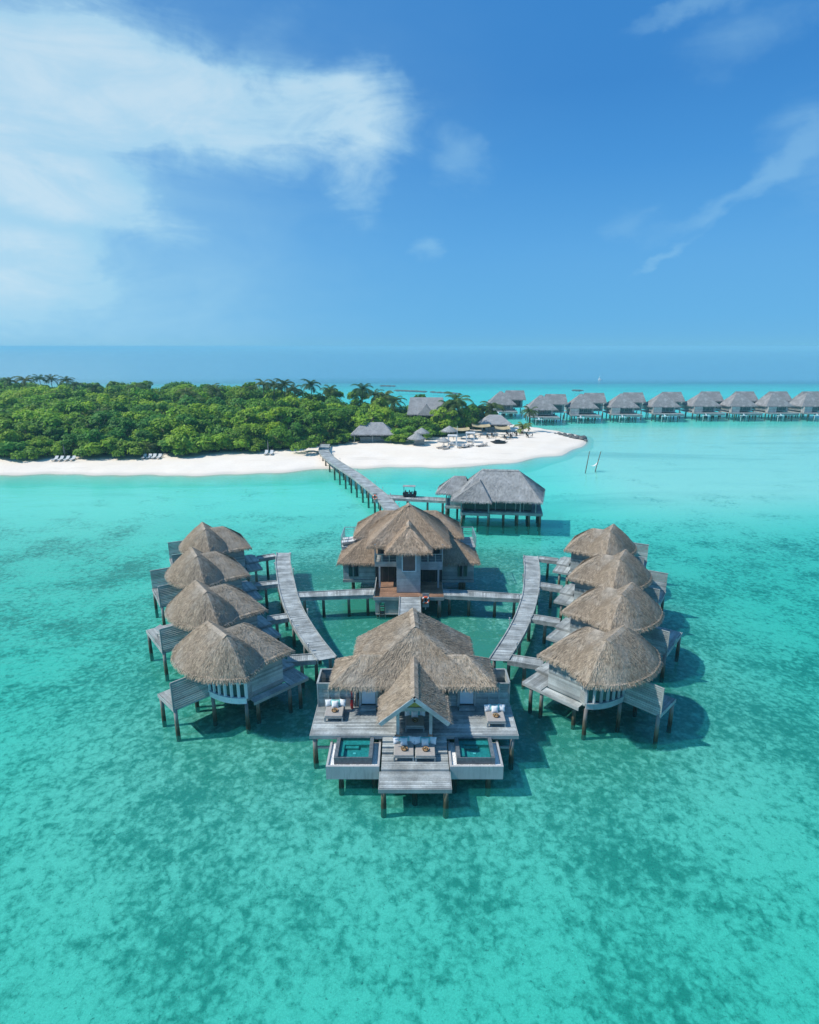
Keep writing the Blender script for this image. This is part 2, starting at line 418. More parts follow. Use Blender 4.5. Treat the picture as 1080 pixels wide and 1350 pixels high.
    def siding(s, p, q, z0, z1, bh=0.16, th=0.035, gap=0.016, back=True):
        """horizontal boards along the line p to q, on a thin backing"""
        n = max(1, round((z1 - z0) / bh)); bh = (z1 - z0) / n
        for i in range(n):
            a = z0 + i * bh + gap / 2; b = z0 + (i + 1) * bh - gap / 2; j = random.uniform(-.004, .004)
            d = (Vector((q[0], q[1], 0)) - Vector((p[0], p[1], 0))).normalized(); sd = Vector((-d.y, d.x, 0)) * j
            s.beam((p[0] + sd.x, p[1] + sd.y, (a + b) / 2), (q[0] + sd.x, q[1] + sd.y, (a + b) / 2), th, b - a)
        if back: s.beam((p[0], p[1], (z0 + z1) / 2), (q[0], q[1], (z0 + z1) / 2), th * 0.3, z1 - z0 - .03)
    def build(s, name, material, parent=None, smooth=False, label=None):
        me = bpy.data.meshes.new(name); me.from_pydata([tuple(p) for p in s.v], [], s.f); me.update()
        me.materials.append(material)
        if smooth: me.polygons.foreach_set('use_smooth', [True] * len(me.polygons))
        o = bpy.data.objects.new(name, me); col.objects.link(o)
        if parent: o.parent = parent
        if label: o['label'] = label
        return o

def thing(name, label, cat, loc=(0, 0, 0), rz=0.0, group=None):
    o = bpy.data.objects.new(name, None); col.objects.link(o)
    o.empty_display_size = 0.3; o.location = loc; o.rotation_euler = (0, 0, rz)
    o['label'] = label; o['category'] = cat
    if group: o['group'] = group
    return o
def tag(o, label, cat, group=None):
    o['label'] = label; o['category'] = cat
    if group: o['group'] = group
    return o
def kind(o, k): o['kind'] = k; return o
def part_copy(src, parent):
    c = src.copy(); col.objects.link(c); c.parent = parent; return c
def copy_tree(o, parent=None):
    c = o.copy(); col.objects.link(c); c.parent = parent
    for ch in list(o.children): copy_tree(ch, c)
    return c

# ------------------------------------------------------------------ thatch
def densify(pts, step, closed=True):
    out = []
    n = len(pts)
    for i in range(n if closed else n - 1):
        a = Vector(pts[i]); b = Vector(pts[(i + 1) % n]); k = max(1, int((b - a).length / step))
        for j in range(k): out.append(a.lerp(b, j / k))
    if not closed: out.append(Vector(pts[-1]))
    return out

def straw(mb, p, d, n, side, ln, w, lift):
    a = p + n * 0.004; b = p + d * ln + n * lift
    b = b + side * random.uniform(-.08, .08)
    mb.add([a - side * w * .5, a + side * w * .5, b + side * w * .5, b - side * w * .5], [(0, 3, 2, 1)])

def fringe_blade(mb, p, out, side, big=1.0):
    a = p - out * 0.16 + Vector((0, 0, 0.10)) + side * random.uniform(-.03, .03)
    m = p + out * random.uniform(0.0, 0.10) + Vector((0, 0, random.uniform(-.05, .03)))
    b = p + out * random.uniform(0.02, 0.26) * big + Vector((0, 0, -random.uniform(0.10, 0.33) * big)) + side * random.uniform(-.09, .09)
    w = side * random.uniform(.012, .03)
    mb.add([a - w, a + w, m + w, m - w, b + w * .5, b - w * .5], [(0, 3, 2, 1), (3, 5, 4, 2)])

def thatch(mb, outline, ridge, ze, zr, bulge=0.0, dens=150, fringe=45, rings=8, step=0.3, big=1.0, zr2=None):
    """thatched hip roof: counter-clockwise eave outline, ridge segment, eave and ridge heights"""
    O = densify([(x, y, 0) for x, y in outline], step)
    A, B = Vector((*ridge[0], 0)), Vector((*ridge[1], 0)); AB = B - A; L2 = AB.length_squared
    zr2 = zr if zr2 is None else zr2
    N = len(O); Q = []; ZR = []
    for o in O:
        t = 0 if L2 < 1e-6 else min(1, max(0, (o - A).dot(AB) / L2)); Q.append(A + AB * t); ZR.append(zr + (zr2 - zr) * t)
    def S(i, t):
        i0 = int(math.floor(i)) % N; i1 = (i0 + 1) % N; fr = i - math.floor(i)
        o = O[i0].lerp(O[i1], fr); q = Q[i0].lerp(Q[i1], fr); z_r = ZR[i0] + (ZR[i1] - ZR[i0]) * fr
        p = o.lerp(q, t); p.z = ze + (z_r - ze) * (t + bulge * t * (1 - t)); return p
    vs = []; fs = []
    for k in range(rings + 1):
        for i in range(N):
            p = S(i, k / rings)
            if 0 < k < rings: p = p + Vector((0, 0, random.uniform(-.025, .025)))
            vs.append(p)
    for k in range(rings):
        for i in range(N):
            a, b = k * N + i, k * N + (i + 1) % N; fs.append((a, b, b + N, a + N))
    base = len(vs)
    for i in range(N):
        o = O[i]; inn = (Q[i] - o); inn = inn.normalized() if inn.length > 1e-6 else inn
        p = o + inn * 0.14; vs.append(Vector((p.x, p.y, ze - 0.20)))
    for i in range(N):
        p = S(i, 0.9); vs.append(Vector((p.x, p.y, p.z - 0.3)))
    for i in range(N):
        j = (i + 1) % N
        fs.append((j, i, base + i, base + j)); fs.append((base + j, base + i, base + N + i, base + N + j))
    mb.add(vs, fs)
    # straws over the surface
    peri = sum((O[(i + 1) % N] - O[i]).length for i in range(N))
    cum = [];  acc = 0
    for i in range(N):
        a = (O[(i + 1) % N] - O[i]).length; b = (Q[(i + 1) % N] - Q[i]).length; h = (S(i, 1) - S(i, 0)).length
        acc += (a + b) / 2 * h; cum.append((acc, a, b))
    import bisect
    keys = [c[0] for c in cum]
    for _ in range(int(acc * dens)):
        i = min(N - 1, bisect.bisect(keys, random.uniform(0, acc))); a, b = cum[i][1:]
        while True:
            t = random.random()
            if random.random() <= (a * (1 - t) + b * t) / max(a, b, 1e-6): break
        u = i + random.random(); p = S(u, t); d = (S(u, max(0, t - .08)) - S(u, max(0, t - .08) + .08)).normalized()
        side = Vector((-d.y, d.x, 0)); side = side.normalized() if side.length > 1e-4 else Vector((1, 0, 0)); n = side.cross(d)
        if n.z < 0: n = -n
        straw(mb, p, d, n, side, random.uniform(.12, .32), random.uniform(.018, .04), random.uniform(.012, .05))
    for _ in range(int(peri * fringe)):
        i = random.uniform(0, N); i0 = int(i) % N; p = O[i0].lerp(O[(i0 + 1) % N], i - int(i)); p = Vector((p.x, p.y, ze))
        out = O[i0] - Q[i0]; out = out.normalized() if out.length > 1e-6 else Vector((1, 0, 0))
        sd = (O[(i0 + 1) % N] - O[i0]).normalized()
        fringe_blade(mb, p, out, sd, big)

def thatch_slope(mb, e0, e1, r1, r0, dens=150, fringe=45, gable_ends=(True, True)):
    """one thatched plane: eave e0-e1, ridge r0-r1"""
    e0, e1, r1, r0 = [Vector(p) for p in (e0, e1, r1, r0)]
    def S(u, t): return e0.lerp(e1, u).lerp(r0.lerp(r1, u), t)
    nu, nt_ = 12, 8
    vs = [S(i / nu, k / nt_) + Vector((0, 0, random.uniform(-.02, .02) if 0 < k < nt_ else 0)) for k in range(nt_ + 1) for i in range(nu + 1)]
    fs = [(k * (nu + 1) + i, k * (nu + 1) + i + 1, (k + 1) * (nu + 1) + i + 1, (k + 1) * (nu + 1) + i) for k in range(nt_) for i in range(nu)]
    nrm = (e1 - e0).cross(r0 - e0).normalized()
    if nrm.z < 0: fs = [f[::-1] for f in fs]; nrm = -nrm
    n0 = len(vs); th = nrm * -0.2
    vs += [e0 + th, e1 + th, r1 + th, r0 + th]
    tl, tr_ = nt_ * (nu + 1), nt_ * (nu + 1) + nu
    fs += [(0, n0, n0 + 1, nu), (nu, n0 + 1, n0 + 2, tr_), (tl, n0 + 3, n0, 0), (n0, n0 + 3, n0 + 2, n0 + 1)]
    mb.add(vs, fs)
    d = (e0 - r0).normalized(); side = (e1 - e0).normalized(); area = (e1 - e0).cross(r0 - e0).length
    for _ in range(int(area * dens)):
        straw(mb, S(random.random(), random.random()), d, nrm, side, random.uniform(.12, .32), random.uniform(.018, .04), random.uniform(.012, .05))
    out = Vector((d.x, d.y, 0)).normalized()
    for _ in range(int((e1 - e0).length * fringe)):
        fringe_blade(mb, S(random.random(), 0), out, side)

def ridge_cap(mb, pts, w=0.42, lift=0.05):
    """band of lighter thatch over a ridge or hip, folded over the crest"""
    pts = densify(pts, 0.25, False)
    for k in range(len(pts) - 1):
        p, q = pts[k], pts[k + 1]; d = (q - p).normalized(); sd = Vector((-d.y, d.x, 0)).normalized() * (w / 2); dn = Vector((0, 0, -w * 0.33)); up = Vector((0, 0, lift + random.uniform(-.01, .015)))
        mb.add([p - sd + dn + up, p + up, p + sd + dn + up, q - sd + dn + up, q + up, q + sd + dn + up], [(0, 1, 4, 3), (1, 2, 5, 4)])
        for _ in range(10):
            u = random.random(); s_ = random.choice((-1, 1)); c = p.lerp(q, u) + up + Vector((0, 0, .015)); e = c + sd * s_ * random.uniform(.9, 1.35) + dn * random.uniform(1.0, 1.3)
            ww = d * random.uniform(.012, .03); mb.add([c - ww, c + ww, e + ww, e - ww], [(0, 1, 2, 3)])

def pile(parent, x, y, top, r=0.13, mx=1, o=(0, 0, 0), bottom=-2.4):
    m = MB(mx, o); j = random.uniform(-.02, .02)
    m.tube([(x, y, bottom), (x + j * .5, y, 0.0), (x + j, y + j, top * .55), (x, y, top)], [r * 1.15, r * 1.12, r, r * .95], 9)
    return m.build('pile', M['pile'], parent, True)

exec_parts = True
# ------------------------------------------------------------------ walkways
def resample(pts, n):
    P = [Vector((*p, 0)) for p in pts]; L = [0]
    for a, b in zip(P, P[1:]): L.append(L[-1] + (b - a).length)
    # Catmull-Rom for smooth curves
    out = []
    for k in range(n + 1):
        s = L[-1] * k / n; i = 0
        while i < len(L) - 2 and L[i + 1] < s: i += 1
        t = (s - L[i]) / max(1e-6, L[i + 1] - L[i])
        p1, p2 = P[i], P[i + 1]; p0 = P[i - 1] if i > 0 else p1 * 2 - p2; p3 = P[i + 2] if i + 2 < len(P) else p2 * 2 - p1
        out.append(0.5 * ((2 * p1) + (p2 - p0) * t + (2 * p0 - 5 * p1 + 4 * p2 - p3) * t * t + (3 * p1 - p0 - 3 * p2 + p3) * t ** 3))
    return out

def lamp(parent, x, y, z, o):
    m = MB(1, o); m.cyl((x, y, z - .25), (x, y, z + .42), .03, .025, 6); m.cyl((x, y, z + .42), (x, y, z + .58), .065, .05, 8); m.ball((x, y, z + .60), (.075, .075, .035), 8, 5)
    return m.build('path_light', M['steel'], parent)

def walkway(name, label, cat, left, right, z, piles_every=4.0, lamps=(), group=None, plank=0.15, z_end=None, pile_r=.13, skip_ends=False, single=False, mats=('deck', 'beam')):
    n = int(max(sum((Vector(b) - Vector(a)).length for a, b in zip(left, left[1:])), sum((Vector(b) - Vector(a)).length for a, b in zip(right, right[1:]))) / plank)
    Lp, Rp = resample(left, n), resample(right, n)
    c = (Lp[0] + Rp[0]) / 2; o = (c.x, c.y, 0)
    t = thing(name, label, cat, o, 0, group)
    zz = lambda k: z + ((z_end - z) * k / n if z_end is not None else 0)
    m = MB(1, o)
    for k in range(n):
        a, b, c2, d = Lp[k], Lp[k + 1], Rp[k + 1], Rp[k]
        e = random.uniform(-.004, .004); g = 0.045; ex = random.uniform(-.012, .012)
        a2, b2, c3, d2 = a.lerp(b, g), a.lerp(b, 1 - g), d.lerp(c2, 1 - g), d.lerp(c2, g)
        top = zz(k) + e
        vs = [Vector((p.x, p.y, top - .04)) for p in (a2, d2, c3, b2)] + [Vector((p.x, p.y, top)) for p in (a2, d2, c3, b2)]
        m.add(vs, [(3, 2, 1, 0), (4, 5, 6, 7), (0, 1, 5, 4), (1, 2, 6, 5), (2, 3, 7, 6), (3, 0, 4, 7)])
    m.build('deck', M[mats[0]], t)
    for E, F in ((Lp, Rp), (Rp, Lp)):
        m = MB(1, o); st = max(1, n // 24)
        ks = list(range(0, n + 1, st));  ks = ks if ks[-1] == n else ks + [n]
        ins = [E[k].lerp(F[k], .05 / max(.2, (F[k] - E[k]).length)) for k in ks]
        for i in range(len(ks) - 1):
            p, q = ins[i], ins[i + 1]
            m.beam((p.x, p.y, zz(ks[i]) - .17), (q.x, q.y, zz(ks[i + 1]) - .17), .09, .24)
            m.beam((p.x, p.y, zz(ks[i]) + .045), (q.x, q.y, zz(ks[i + 1]) + .045), .09, .07)
        m.build('edge_beam', M[mats[1]], t)
    length = sum((Lp[k + 1] - Lp[k]).length + (Rp[k + 1] - Rp[k]).length for k in range(n)) / 2
    cnt = max(1, round(length / piles_every)) if not skip_ends else 2
    for i in range(cnt + 1):
        if skip_ends and i in (0, cnt): continue
        k = min(n, max(0, round(n * (i + (.25 if i == 0 else -.25 if i == cnt else 0)) / cnt)))
        for w in ((.14, .86) if (Rp[k] - Lp[k]).length > 1.4 and not single else (.5,)):
            p = Lp[k].lerp(Rp[k], w); pile(t, p.x, p.y, zz(k) - .1, pile_r, 1, o)
        m = MB(1, o); a, b = Lp[k].lerp(Rp[k], .02), Lp[k].lerp(Rp[k], .98)
        m.beam((a.x, a.y, zz(k) - .30), (b.x, b.y, zz(k) - .30), .16, .16); m.build('cross_beam', M['beam'], t)
    for u, side in lamps:
        k = round(n * u); E, F = (Lp, Rp) if side < 0 else (Rp, Lp)
        p = E[k] + (E[k] - F[k]).normalized() * 0.07
        lamp(t, p.x, p.y, zz(k), o)
    return t

WLr = [(-13.16, 61.66), (-12.46, 58.41), (-10.95, 52.76), (-10.03, 49.58), (-8.87, 46.32), (-7.03, 42.18), (-5.31, 38.87)]
WLl = [(-14.67, 61.66), (-14.15, 58.6), (-12.60, 52.6), (-11.55, 49.2), (-10.40, 46.0), (-8.63, 42.05), (-6.70, 38.37)]
WRl = [(12.40, 60.82), (11.75, 56.9), (10.55, 51.2), (9.91, 48.9), (8.78, 45.52), (7.57, 42.53), (5.70, 38.45)]
WRr = [(13.97, 60.49), (13.15, 55.6), (12.15, 51.4), (11.17, 48.01), (10.18, 45.13), (8.99, 42.18), (7.18, 38.30)]
walkway('curved_walkway', 'curved grey boardwalk serving the left row of thatched villas', 'walkway', WLl, WLr, 2.1, 3.6,
        [(.08, 1), (.27, 1), (.68, 1), (.42, -1), (.75, -1), (.93, -1), (.2, -1)], 'curved boardwalks of the villa rows')
walkway('curved_walkway', 'curved grey boardwalk serving the right row of thatched villas', 'walkway', WRl, WRr, 2.1, 3.6,
        [(.10, -1), (.30, -1), (.52, -1), (.74, -1), (.45, 1), (.72, 1), (.92, 1)], 'curved boardwalks of the villa rows')
walkway('link_walkway', 'straight plank walkway from the brown terrace to the left boardwalk', 'walkway', [(-10.05, 49.55), (-3.30, 50.10)], [(-10.45, 50.75), (-3.30, 51.65)], 2.06, 2.3, [], 'link walkways beside the tower house', .15, None, .13, False, True)
walkway('link_walkway', 'straight plank walkway from the brown terrace to the right boardwalk', 'walkway', [(3.14, 49.95), (9.98, 49.15)], [(3.14, 51.52), (10.35, 50.30)], 2.06, 2.3, [], 'link walkways beside the tower house', .15, None, .13, False, True)
walkway('link_walkway', 'short wide plank ramp between the brown terrace and the front villa', 'walkway', [(-.95, 38.0), (-.95, 49.8)], [(1.0, 38.0), (1.0, 49.8)], 2.04, 3.4, [])

# ------------------------------------------------------------------ small spa villas in two rows
V_OUT = [(.50, -1.10), (1.80, -.05), (2.52, 1.3), (2.80, 2.8), (2.58, 4.5), (1.75, 6.0), (.4, 6.7), (-1.9, 5.3), (-1.85, .40), (-.85, -.42)]
W_OUT = [(-3.6, -.05), (.3, -.05), (.3, 5.0), (-3.6, 5.0)]
roof_cache = {}
def smooth_outline(pts, sharp):
    """round an outline except at the sharp corners"""
    n = len(pts); out = []
    for i in range(n):
        p0, p1, p2 = Vector((*pts[i - 1], 0)), Vector((*pts[i], 0)), Vector((*pts[(i + 1) % n], 0))
        if i in sharp: out.append((p1.x, p1.y)); continue
        a = p1.lerp(p0, .3); b = p1.lerp(p2, .3)
        for t in (0, .33, .67, 1):
            q = a.lerp(p1, t).lerp(p1.lerp(b, t), t); out.append((q.x, q.y))
    return out

def cached(key, name, material, parent, fn, mx, smooth=False):
    if key not in roof_cache:
        m = MB(mx); fn(m); o = m.build(name, material, parent, smooth); roof_cache[key] = o.data
        return o
    o = bpy.data.objects.new(name, roof_cache[key]); col.objects.link(o); o.parent = parent
    return o

def spa_villa(mx, P, rz, label, deck_len, rear_screen, idx):
    side = 'R' if mx > 0 else 'L'
    ca, sa = math.cos(rz), math.sin(rz); lx, ly = .35 * mx, 3.6
    loc = (P[0] - (ca * lx - sa * ly), P[1] - (sa * lx + ca * ly), 0)
    t = thing('spa_villa', label, 'villa', loc, rz, 'thatched spa villas in the two rows')
    cached(side + 'main', 'roof', M['thatch'], t, lambda m: thatch(m, smooth_outline(V_OUT, (0,)), ((.45, 1.10), (.35, 3.6)), 4.34, 6.50, .30, 190, 90, 9, .28), mx)
    roof = [c for c in t.children if c.name.startswith('roof')][0]
    def caps(m):
        ridge_cap(m, [(.45, 1.0, 6.46), (.35, 3.75, 6.48)], .42, .04)
        ridge_cap(m, [(.45, 1.1, 6.45), (.46, .6, 6.13), (.47, .1, 5.66), (.49, -.5, 4.98)], .20, .02)
    cached(side + 'cap', 'ridge_cap', M['thatch_tan'], roof, caps, mx)
    cached(side + 'wing', 'wing_roof', M['thatch'], t, lambda m: thatch(m, W_OUT, ((-1.45, 2.5), (.2, 2.5)), 4.30, 6.16, .14, 180, 90, 8, .3), mx)
    def wall(m):
        pts = [(-3.0, 4.6), (-3.0, .35), (-.62, .35), (-.1, .06)]
        for a, b in zip(pts, pts[1:]): m.siding(a, b, 1.95, 4.36, .155, .04, .026)
        pts = [(1.26, 2.5), (1.40, 3.85), (1.2, 5.2), (.6, 6.0), (-.2, 6.3), (-3.0, 4.65)]
        for a, b in zip(pts, pts[1:]): m.siding(a, b, 1.95, 4.36, .155, .04, .026)
    cached(side + 'wall', 'wall', M['siding'], t, wall, mx)
    # bow window: frame and panes
    arc = [(-.02, .02), (.42, .42), (.76, .90), (.99, 1.42), (1.14, 1.95), (1.24, 2.45)]
    arc = [tuple(v)[:2] for v in resample(arc, 6)]
    def bow(m):
        for a, b in zip(arc, arc[1:]):
            m.beam((*a, 2.02), (*b, 2.02), .16, .34); m.beam((*a, 2.26), (*b, 2.26), .26, .07)
            m.beam((*a, 4.02), (*b, 4.02), .14, .6); m.beam((*a, 3.30), (*b, 3.30), .08, .06)
        for a in arc: m.box(a[0] - .075, a[0] + .075, a[1] - .075, a[1] + .075, 2.2, 3.72)
    cached(side + 'bow', 'window', M['white'] if mx < 0 else M['bluewood'], t, bow, mx)
    win = [c for c in t.children if c.name.startswith('window')][0]
    def pane(m):
        for a, b in zip(arc, arc[1:]): m.beam((a[0] - .03, a[1] + .03, 3.0), (b[0] - .03, b[1] + .03, 3.0), .02, 1.5)
    cached(side + 'pane', 'pane', M['glass'], win, pane, mx)
    # sea deck behind the slatted screen
    d0, d1 = 2.72, 2.72 + deck_len
    m = MB(mx); m.planks(1.0, 3.62, d0 - .05, d1, 2.0, 'y', .145); m.build('sea_deck', M['deck'], t)
    m = MB(mx)
    for y in (d0, (d0 + d1) / 2, d1 - .1): m.beam((1.0, y, 1.83), (3.6, y, 1.83), .12, .24)
    m.beam((3.68, d0 - .06, 1.87), (3.68, d1 + .02, 1.87), .05, .26); m.build('deck_frame', M['beam'], t)
    m = MB(mx); m.siding((1.22, d0 - .12), (3.66, d0 - .12), 1.78, 3.74, .155, .04, .03, False)
    m.beam((1.22, d0 - .12, 3.78), (3.70, d0 - .12, 3.78), .10, .05); m.box(3.62, 3.71, d0 - .17, d0 - .075, 1.75, 3.76)
    m.build('privacy_screen', M['siding'], t)
    if rear_screen:
        m = MB(mx); m.siding((1.3, d1 + .06), (3.66, d1 + .06), 1.78, 3.74, .155, .04, .03, False); m.beam((1.3, d1 + .06, 3.78), (3.70, d1 + .06, 3.78), .10, .05)
        m.build('privacy_screen', M['siding'], t)
    # entrance side: ledge, landing, step
    m = MB(mx); m.planks(-3.05, -.35, -.30, .27, 1.93, 'x', .14); m.planks(-4.55, -3.12, -.30, 4.5, 1.93, 'y', .14)
    m.build('entrance_platform', M['deck'], t)
    m = MB(mx); m.beam((-4.56, -.34, 1.82), (-.32, -.34, 1.82), .06, .20); m.beam((-4.60, -.30, 1.80), (-4.60, 4.52, 1.80), .06, .22)
    m.build('platform_edge', M['beam'], t)
    m = MB(mx); m.planks(-4.72, -3.45, 1.55, 3.55, 2.11, 'y', .14); m.beam((-4.75, 1.5, 2.04), (-3.4, 1.5, 2.04), .05, .14); m.beam((-4.75, 3.6, 2.04), (-3.4, 3.6, 2.04), .05, .14)
    m.build('landing_step', M['deck'], t)
    m = MB(mx); m.box(-2.95, -.05, .40, 4.6, 1.70, 1.92); m.box(-.04, .95, 1.6, 5.2, 1.70, 1.92)
    for a in (-2.8, -.9): m.beam((a, .45, 1.62), (a, 4.5, 1.62), .16, .18)
    m.beam((.8, 1.9, 1.62), (.8, 5.1, 1.62), .16, .18)
    m.build('floor_frame', M['beam'], t)
    for x, y in [(.02, .02), (1.16, 2.35), (3.55, d0 - .1), (3.55, d1 - .12), (-3.15, -.1), (-3.95, -.15), (-1.0, .45), (-3.9, 4.5), (1.05, 5.2), (-.3, 6.2), (-2.9, 4.5), (-1.0, 3.6), (1.25, d1 - .2)]:
        pile(t, x, y, 1.85, .125, mx)
    return t, loc

DEL = [0, 7, 13.5, 18]
ORD = ['nearest', 'second nearest', 'third nearest', 'farthest']
RP = [(13.98, 35.1), (17.12, 42.35), (19.3, 49.98), (20.86, 57.9)]
LP = [(-13.28, 35.7), (-16.56, 42.8), (-19.7, 50.7), (-21.4, 58.6)]
DL = [2.2, 4.2, 4.2, 4.2]
villa_loc = {}
for i in range(4):
    rz = R(-45 + DEL[i])
    t, loc = spa_villa(1, RP[i], rz, f'{ORD[i]} round thatched villa on stilts in the right hand row', DL[i], i >= 2, i); villa_loc['R', i] = (loc, rz, 1)
    rz = R(45 - DEL[i])
    t, loc = spa_villa(-1, LP[i], rz, f'{ORD[i]} round thatched villa on stilts in the left hand row', DL[i], i >= 2, i); villa_loc['L', i] = (loc, rz, -1)

def to_world(key, a, b):
    (lx, ly, _), rz, mx = villa_loc[key]; x = a * mx
    return (lx + math.cos(rz) * x - math.sin(rz) * b, ly + math.sin(rz) * x + math.cos(rz) * b)

JST = {'R': [(7.25, 38.75), (10.25, 45.55), (12.45, 52.6), (13.92, 60.0)], 'L': [(-6.85, 38.85), (-10.3, 45.7), (-12.7, 53.1), (-14.6, 60.9)]}
for sd in 'LR':
    for i in range(4):
        a = Vector(JST[sd][i]); b = Vector(to_world((sd, i), -4.78, 2.55)); d = (b - a).normalized(); n = Vector((-d.y, d.x)) * .52
        walkway('jetty', f'short plank jetty from the {"left" if sd == "L" else "right"} boardwalk to the {ORD[i]} villa of that row', 'jetty',
                [tuple(a + n), tuple(b + n)], [tuple(a - n), tuple(b - n)], 2.085, 9, [], 'short villa jetties', .14, None, .13, True)
        t = bpy.data.objects[[o.name for o in col.objects if o.name.startswith('jetty')][-1]]
# sun lounger on the open deck of the second left villa
def lounger_obj(name, label, x, y, z, rz, group=None, mats=('beam', 'canvas'), cat='lounger'):
    t = thing(name, label, cat, (x, y, z), rz, group)
    m = MB()
    for sx in (-.28, .28):
        m.beam((sx, -.95, .28), (sx, .95, .28), .06, .07)
        for sy in (-.85, .8): m.box(sx - .03, sx + .03, sy - .03, sy + .03, 0, .26)
    m.beam((-.28, -.95, .28), (.28, -.95, .28), .05, .06); m.build('frame', M[mats[0]], t)
    m = MB(); m.box(-.31, .31, -.95, .30, .32, .42); m.build('seat_pad', M[mats[1]], t)
    m = MB(); m.beam((0, .30, .39), (0, .92, .80), .62, .09); m.build('backrest', M[mats[1]], t)
    return t
wx, wy = to_world(('L', 1), 2.6, 4.6)
lounger_obj('sun_lounger', 'pale sun lounger on the open deck of the second left villa', wx, wy, 2.0, R(75), None, ('beam', 'canvas'))

# ------------------------------------------------------------------ front villa with the two plunge pools
FVO = (0.3, 33.0, 0)
fv = thing('pool_villa', 'large thatched villa in front with two plunge pools and gabled porch', 'villa', FVO)
def fmb(): return MB(1, FVO)
def fp(m, name, k, parent=None, label=None): return m.build(name, M[k], parent or fv, False, label)
# roofs
m = fmb(); thatch(m, [(-3.62, 31.83), (4.22, 31.83), (4.22, 38.2), (-3.62, 38.2)], ((.36, 34.95), (.22, 36.9)), 4.105, 6.53, .03, 150, 60, 11, .3, 1, 6.85); main = fp(m, 'main_roof', 'thatch')
m = fmb(); ridge_cap(m, [(.38, 34.85, 6.52), (.22, 37.0, 6.86)], .5); ridge_cap(m, [(.36, 34.95, 6.46), (.37, 34.6, 6.22)], .3, .03); fp(m, 'ridge_cap', 'thatch_tan', main)
m = fmb(); thatch(m, [(-4.80, 31.8), (5.25, 31.8), (5.25, 35.15), (-4.80, 35.15)], ((-3.05, 33.5), (3.55, 33.5)), 4.08, 5.30, .06, 150, 75, 9, .3); wing = fp(m, 'wing_roof', 'thatch')
m = fmb(); ridge_cap(m, [(-3.1, 33.5, 5.28), (-2.0, 33.5, 5.29)], .2, .02); ridge_cap(m, [(2.7, 33.5, 5.29), (3.6, 33.5, 5.28)], .2, .02)
ridge_cap(m, [(-3.05, 33.5, 5.28), (-4.78, 31.85, 4.11)], .22, .03); fp(m, 'ridge_cap', 'thatch_tan', wing)
gx = .28; m = fmb()
thatch_slope(m, (gx - 1.98, 34.0, 3.58), (gx - 1.98, 28.95, 3.58), (gx, 28.95, 5.24), (gx, 34.0, 5.24), 150, 60)
thatch_slope(m, (gx + 1.98, 28.95, 3.58), (gx + 1.98, 34.0, 3.58), (gx, 34.0, 5.24), (gx, 28.95, 5.24), 150, 60)
porch = fp(m, 'porch_roof', 'thatch')
m = fmb(); ridge_cap(m, [(gx, 28.93, 5.22), (gx, 33.6, 5.24)], .44); fp(m, 'ridge_cap', 'thatch_tan', porch)
m = fmb()
for s in (-1, 1): m.beam((gx, 28.90, 5.10), (gx + s * 1.95, 28.90, 3.47), .07, .24)
fp(m, 'bargeboard', 'bluewood', porch)
m = fmb(); m.add([(gx - 1.0, 29.62, 4.02), (gx + 1.0, 29.62, 4.02), (gx, 29.62, 4.88)], [(0, 1, 2)]); m.add([(gx - 1.7, 28.96, 3.50), (gx, 28.96, 4.95), (gx, 32, 4.95), (gx - 1.7, 32, 3.5)], [(0, 1, 2, 3)]); m.add([(gx + 1.7, 28.96, 3.50), (gx, 28.96, 4.95), (gx, 32, 4.95), (gx + 1.7, 32, 3.5)], [(3, 2, 1, 0)])
fp(m, 'gable_panel', 'ceiling', porch)
m = fmb(); m.box(gx - 1.16, gx + 1.16, 29.56, 29.76, 3.88, 4.12); fp(m, 'tie_beam', 'bluewood', porch)
for s in (-1, 1):
    m = fmb(); m.box(gx + s * .95 - .09, gx + s * .95 + .09, 29.58, 29.76, 2.32, 3.90); p = fp(m, 'post', 'bluewood')
    m = fmb(); m.box(gx + s * .95 - .12, gx + s * .95 + .12, 29.55, 29.79, 2.01, 2.33); fp(m, 'post_base', 'brick', p)
# walls
m = fmb()
for a, b, c in [(-4.2, 33.5, 0)]:
    pass
m.siding((-3.32, 32.88), (-2.95 - .42, 32.88), 2.02, 4.2, .16); m.siding((-2.12, 32.88), (-1.75, 32.88), 2.02, 4.2, .16)
m.siding((2.30, 32.88), (3.10, 32.88), 2.02, 4.2, .16); m.siding((4.12, 32.88), (4.60, 32.88), 2.02, 4.2, .16)
m.siding((-3.30, 32.90), (-3.30, 38.0), 2.02, 4.2, .16); m.siding((4.0, 36.9), (4.0, 32.95), 2.02, 4.2, .16); m.siding((4.0, 37.6), (-3.3, 37.6), 2.02, 4.2, .16)
m.siding((-4.4, 34.4), (-3.32, 34.4), 2.02, 4.1); m.siding((4.02, 34.4), (4.9, 34.4), 2.02, 4.1)
fp(m, 'wall', 'siding')
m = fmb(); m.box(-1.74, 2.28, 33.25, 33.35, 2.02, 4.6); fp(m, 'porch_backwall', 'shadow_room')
m = fmb()
for x in (-1.72, -.72, .28, 1.28, 2.24): m.box(x - .04, x + .04, 33.14, 33.24, 2.02, 4.3)
m.box(-1.74, 2.28, 33.15, 33.23, 4.08, 4.2); dr = fp(m, 'sliding_door', 'dark_wood')
m = fmb(); m.box(-1.7, 2.24, 33.17, 33.21, 2.1, 4.07); fp(m, 'pane', 'glass', dr)
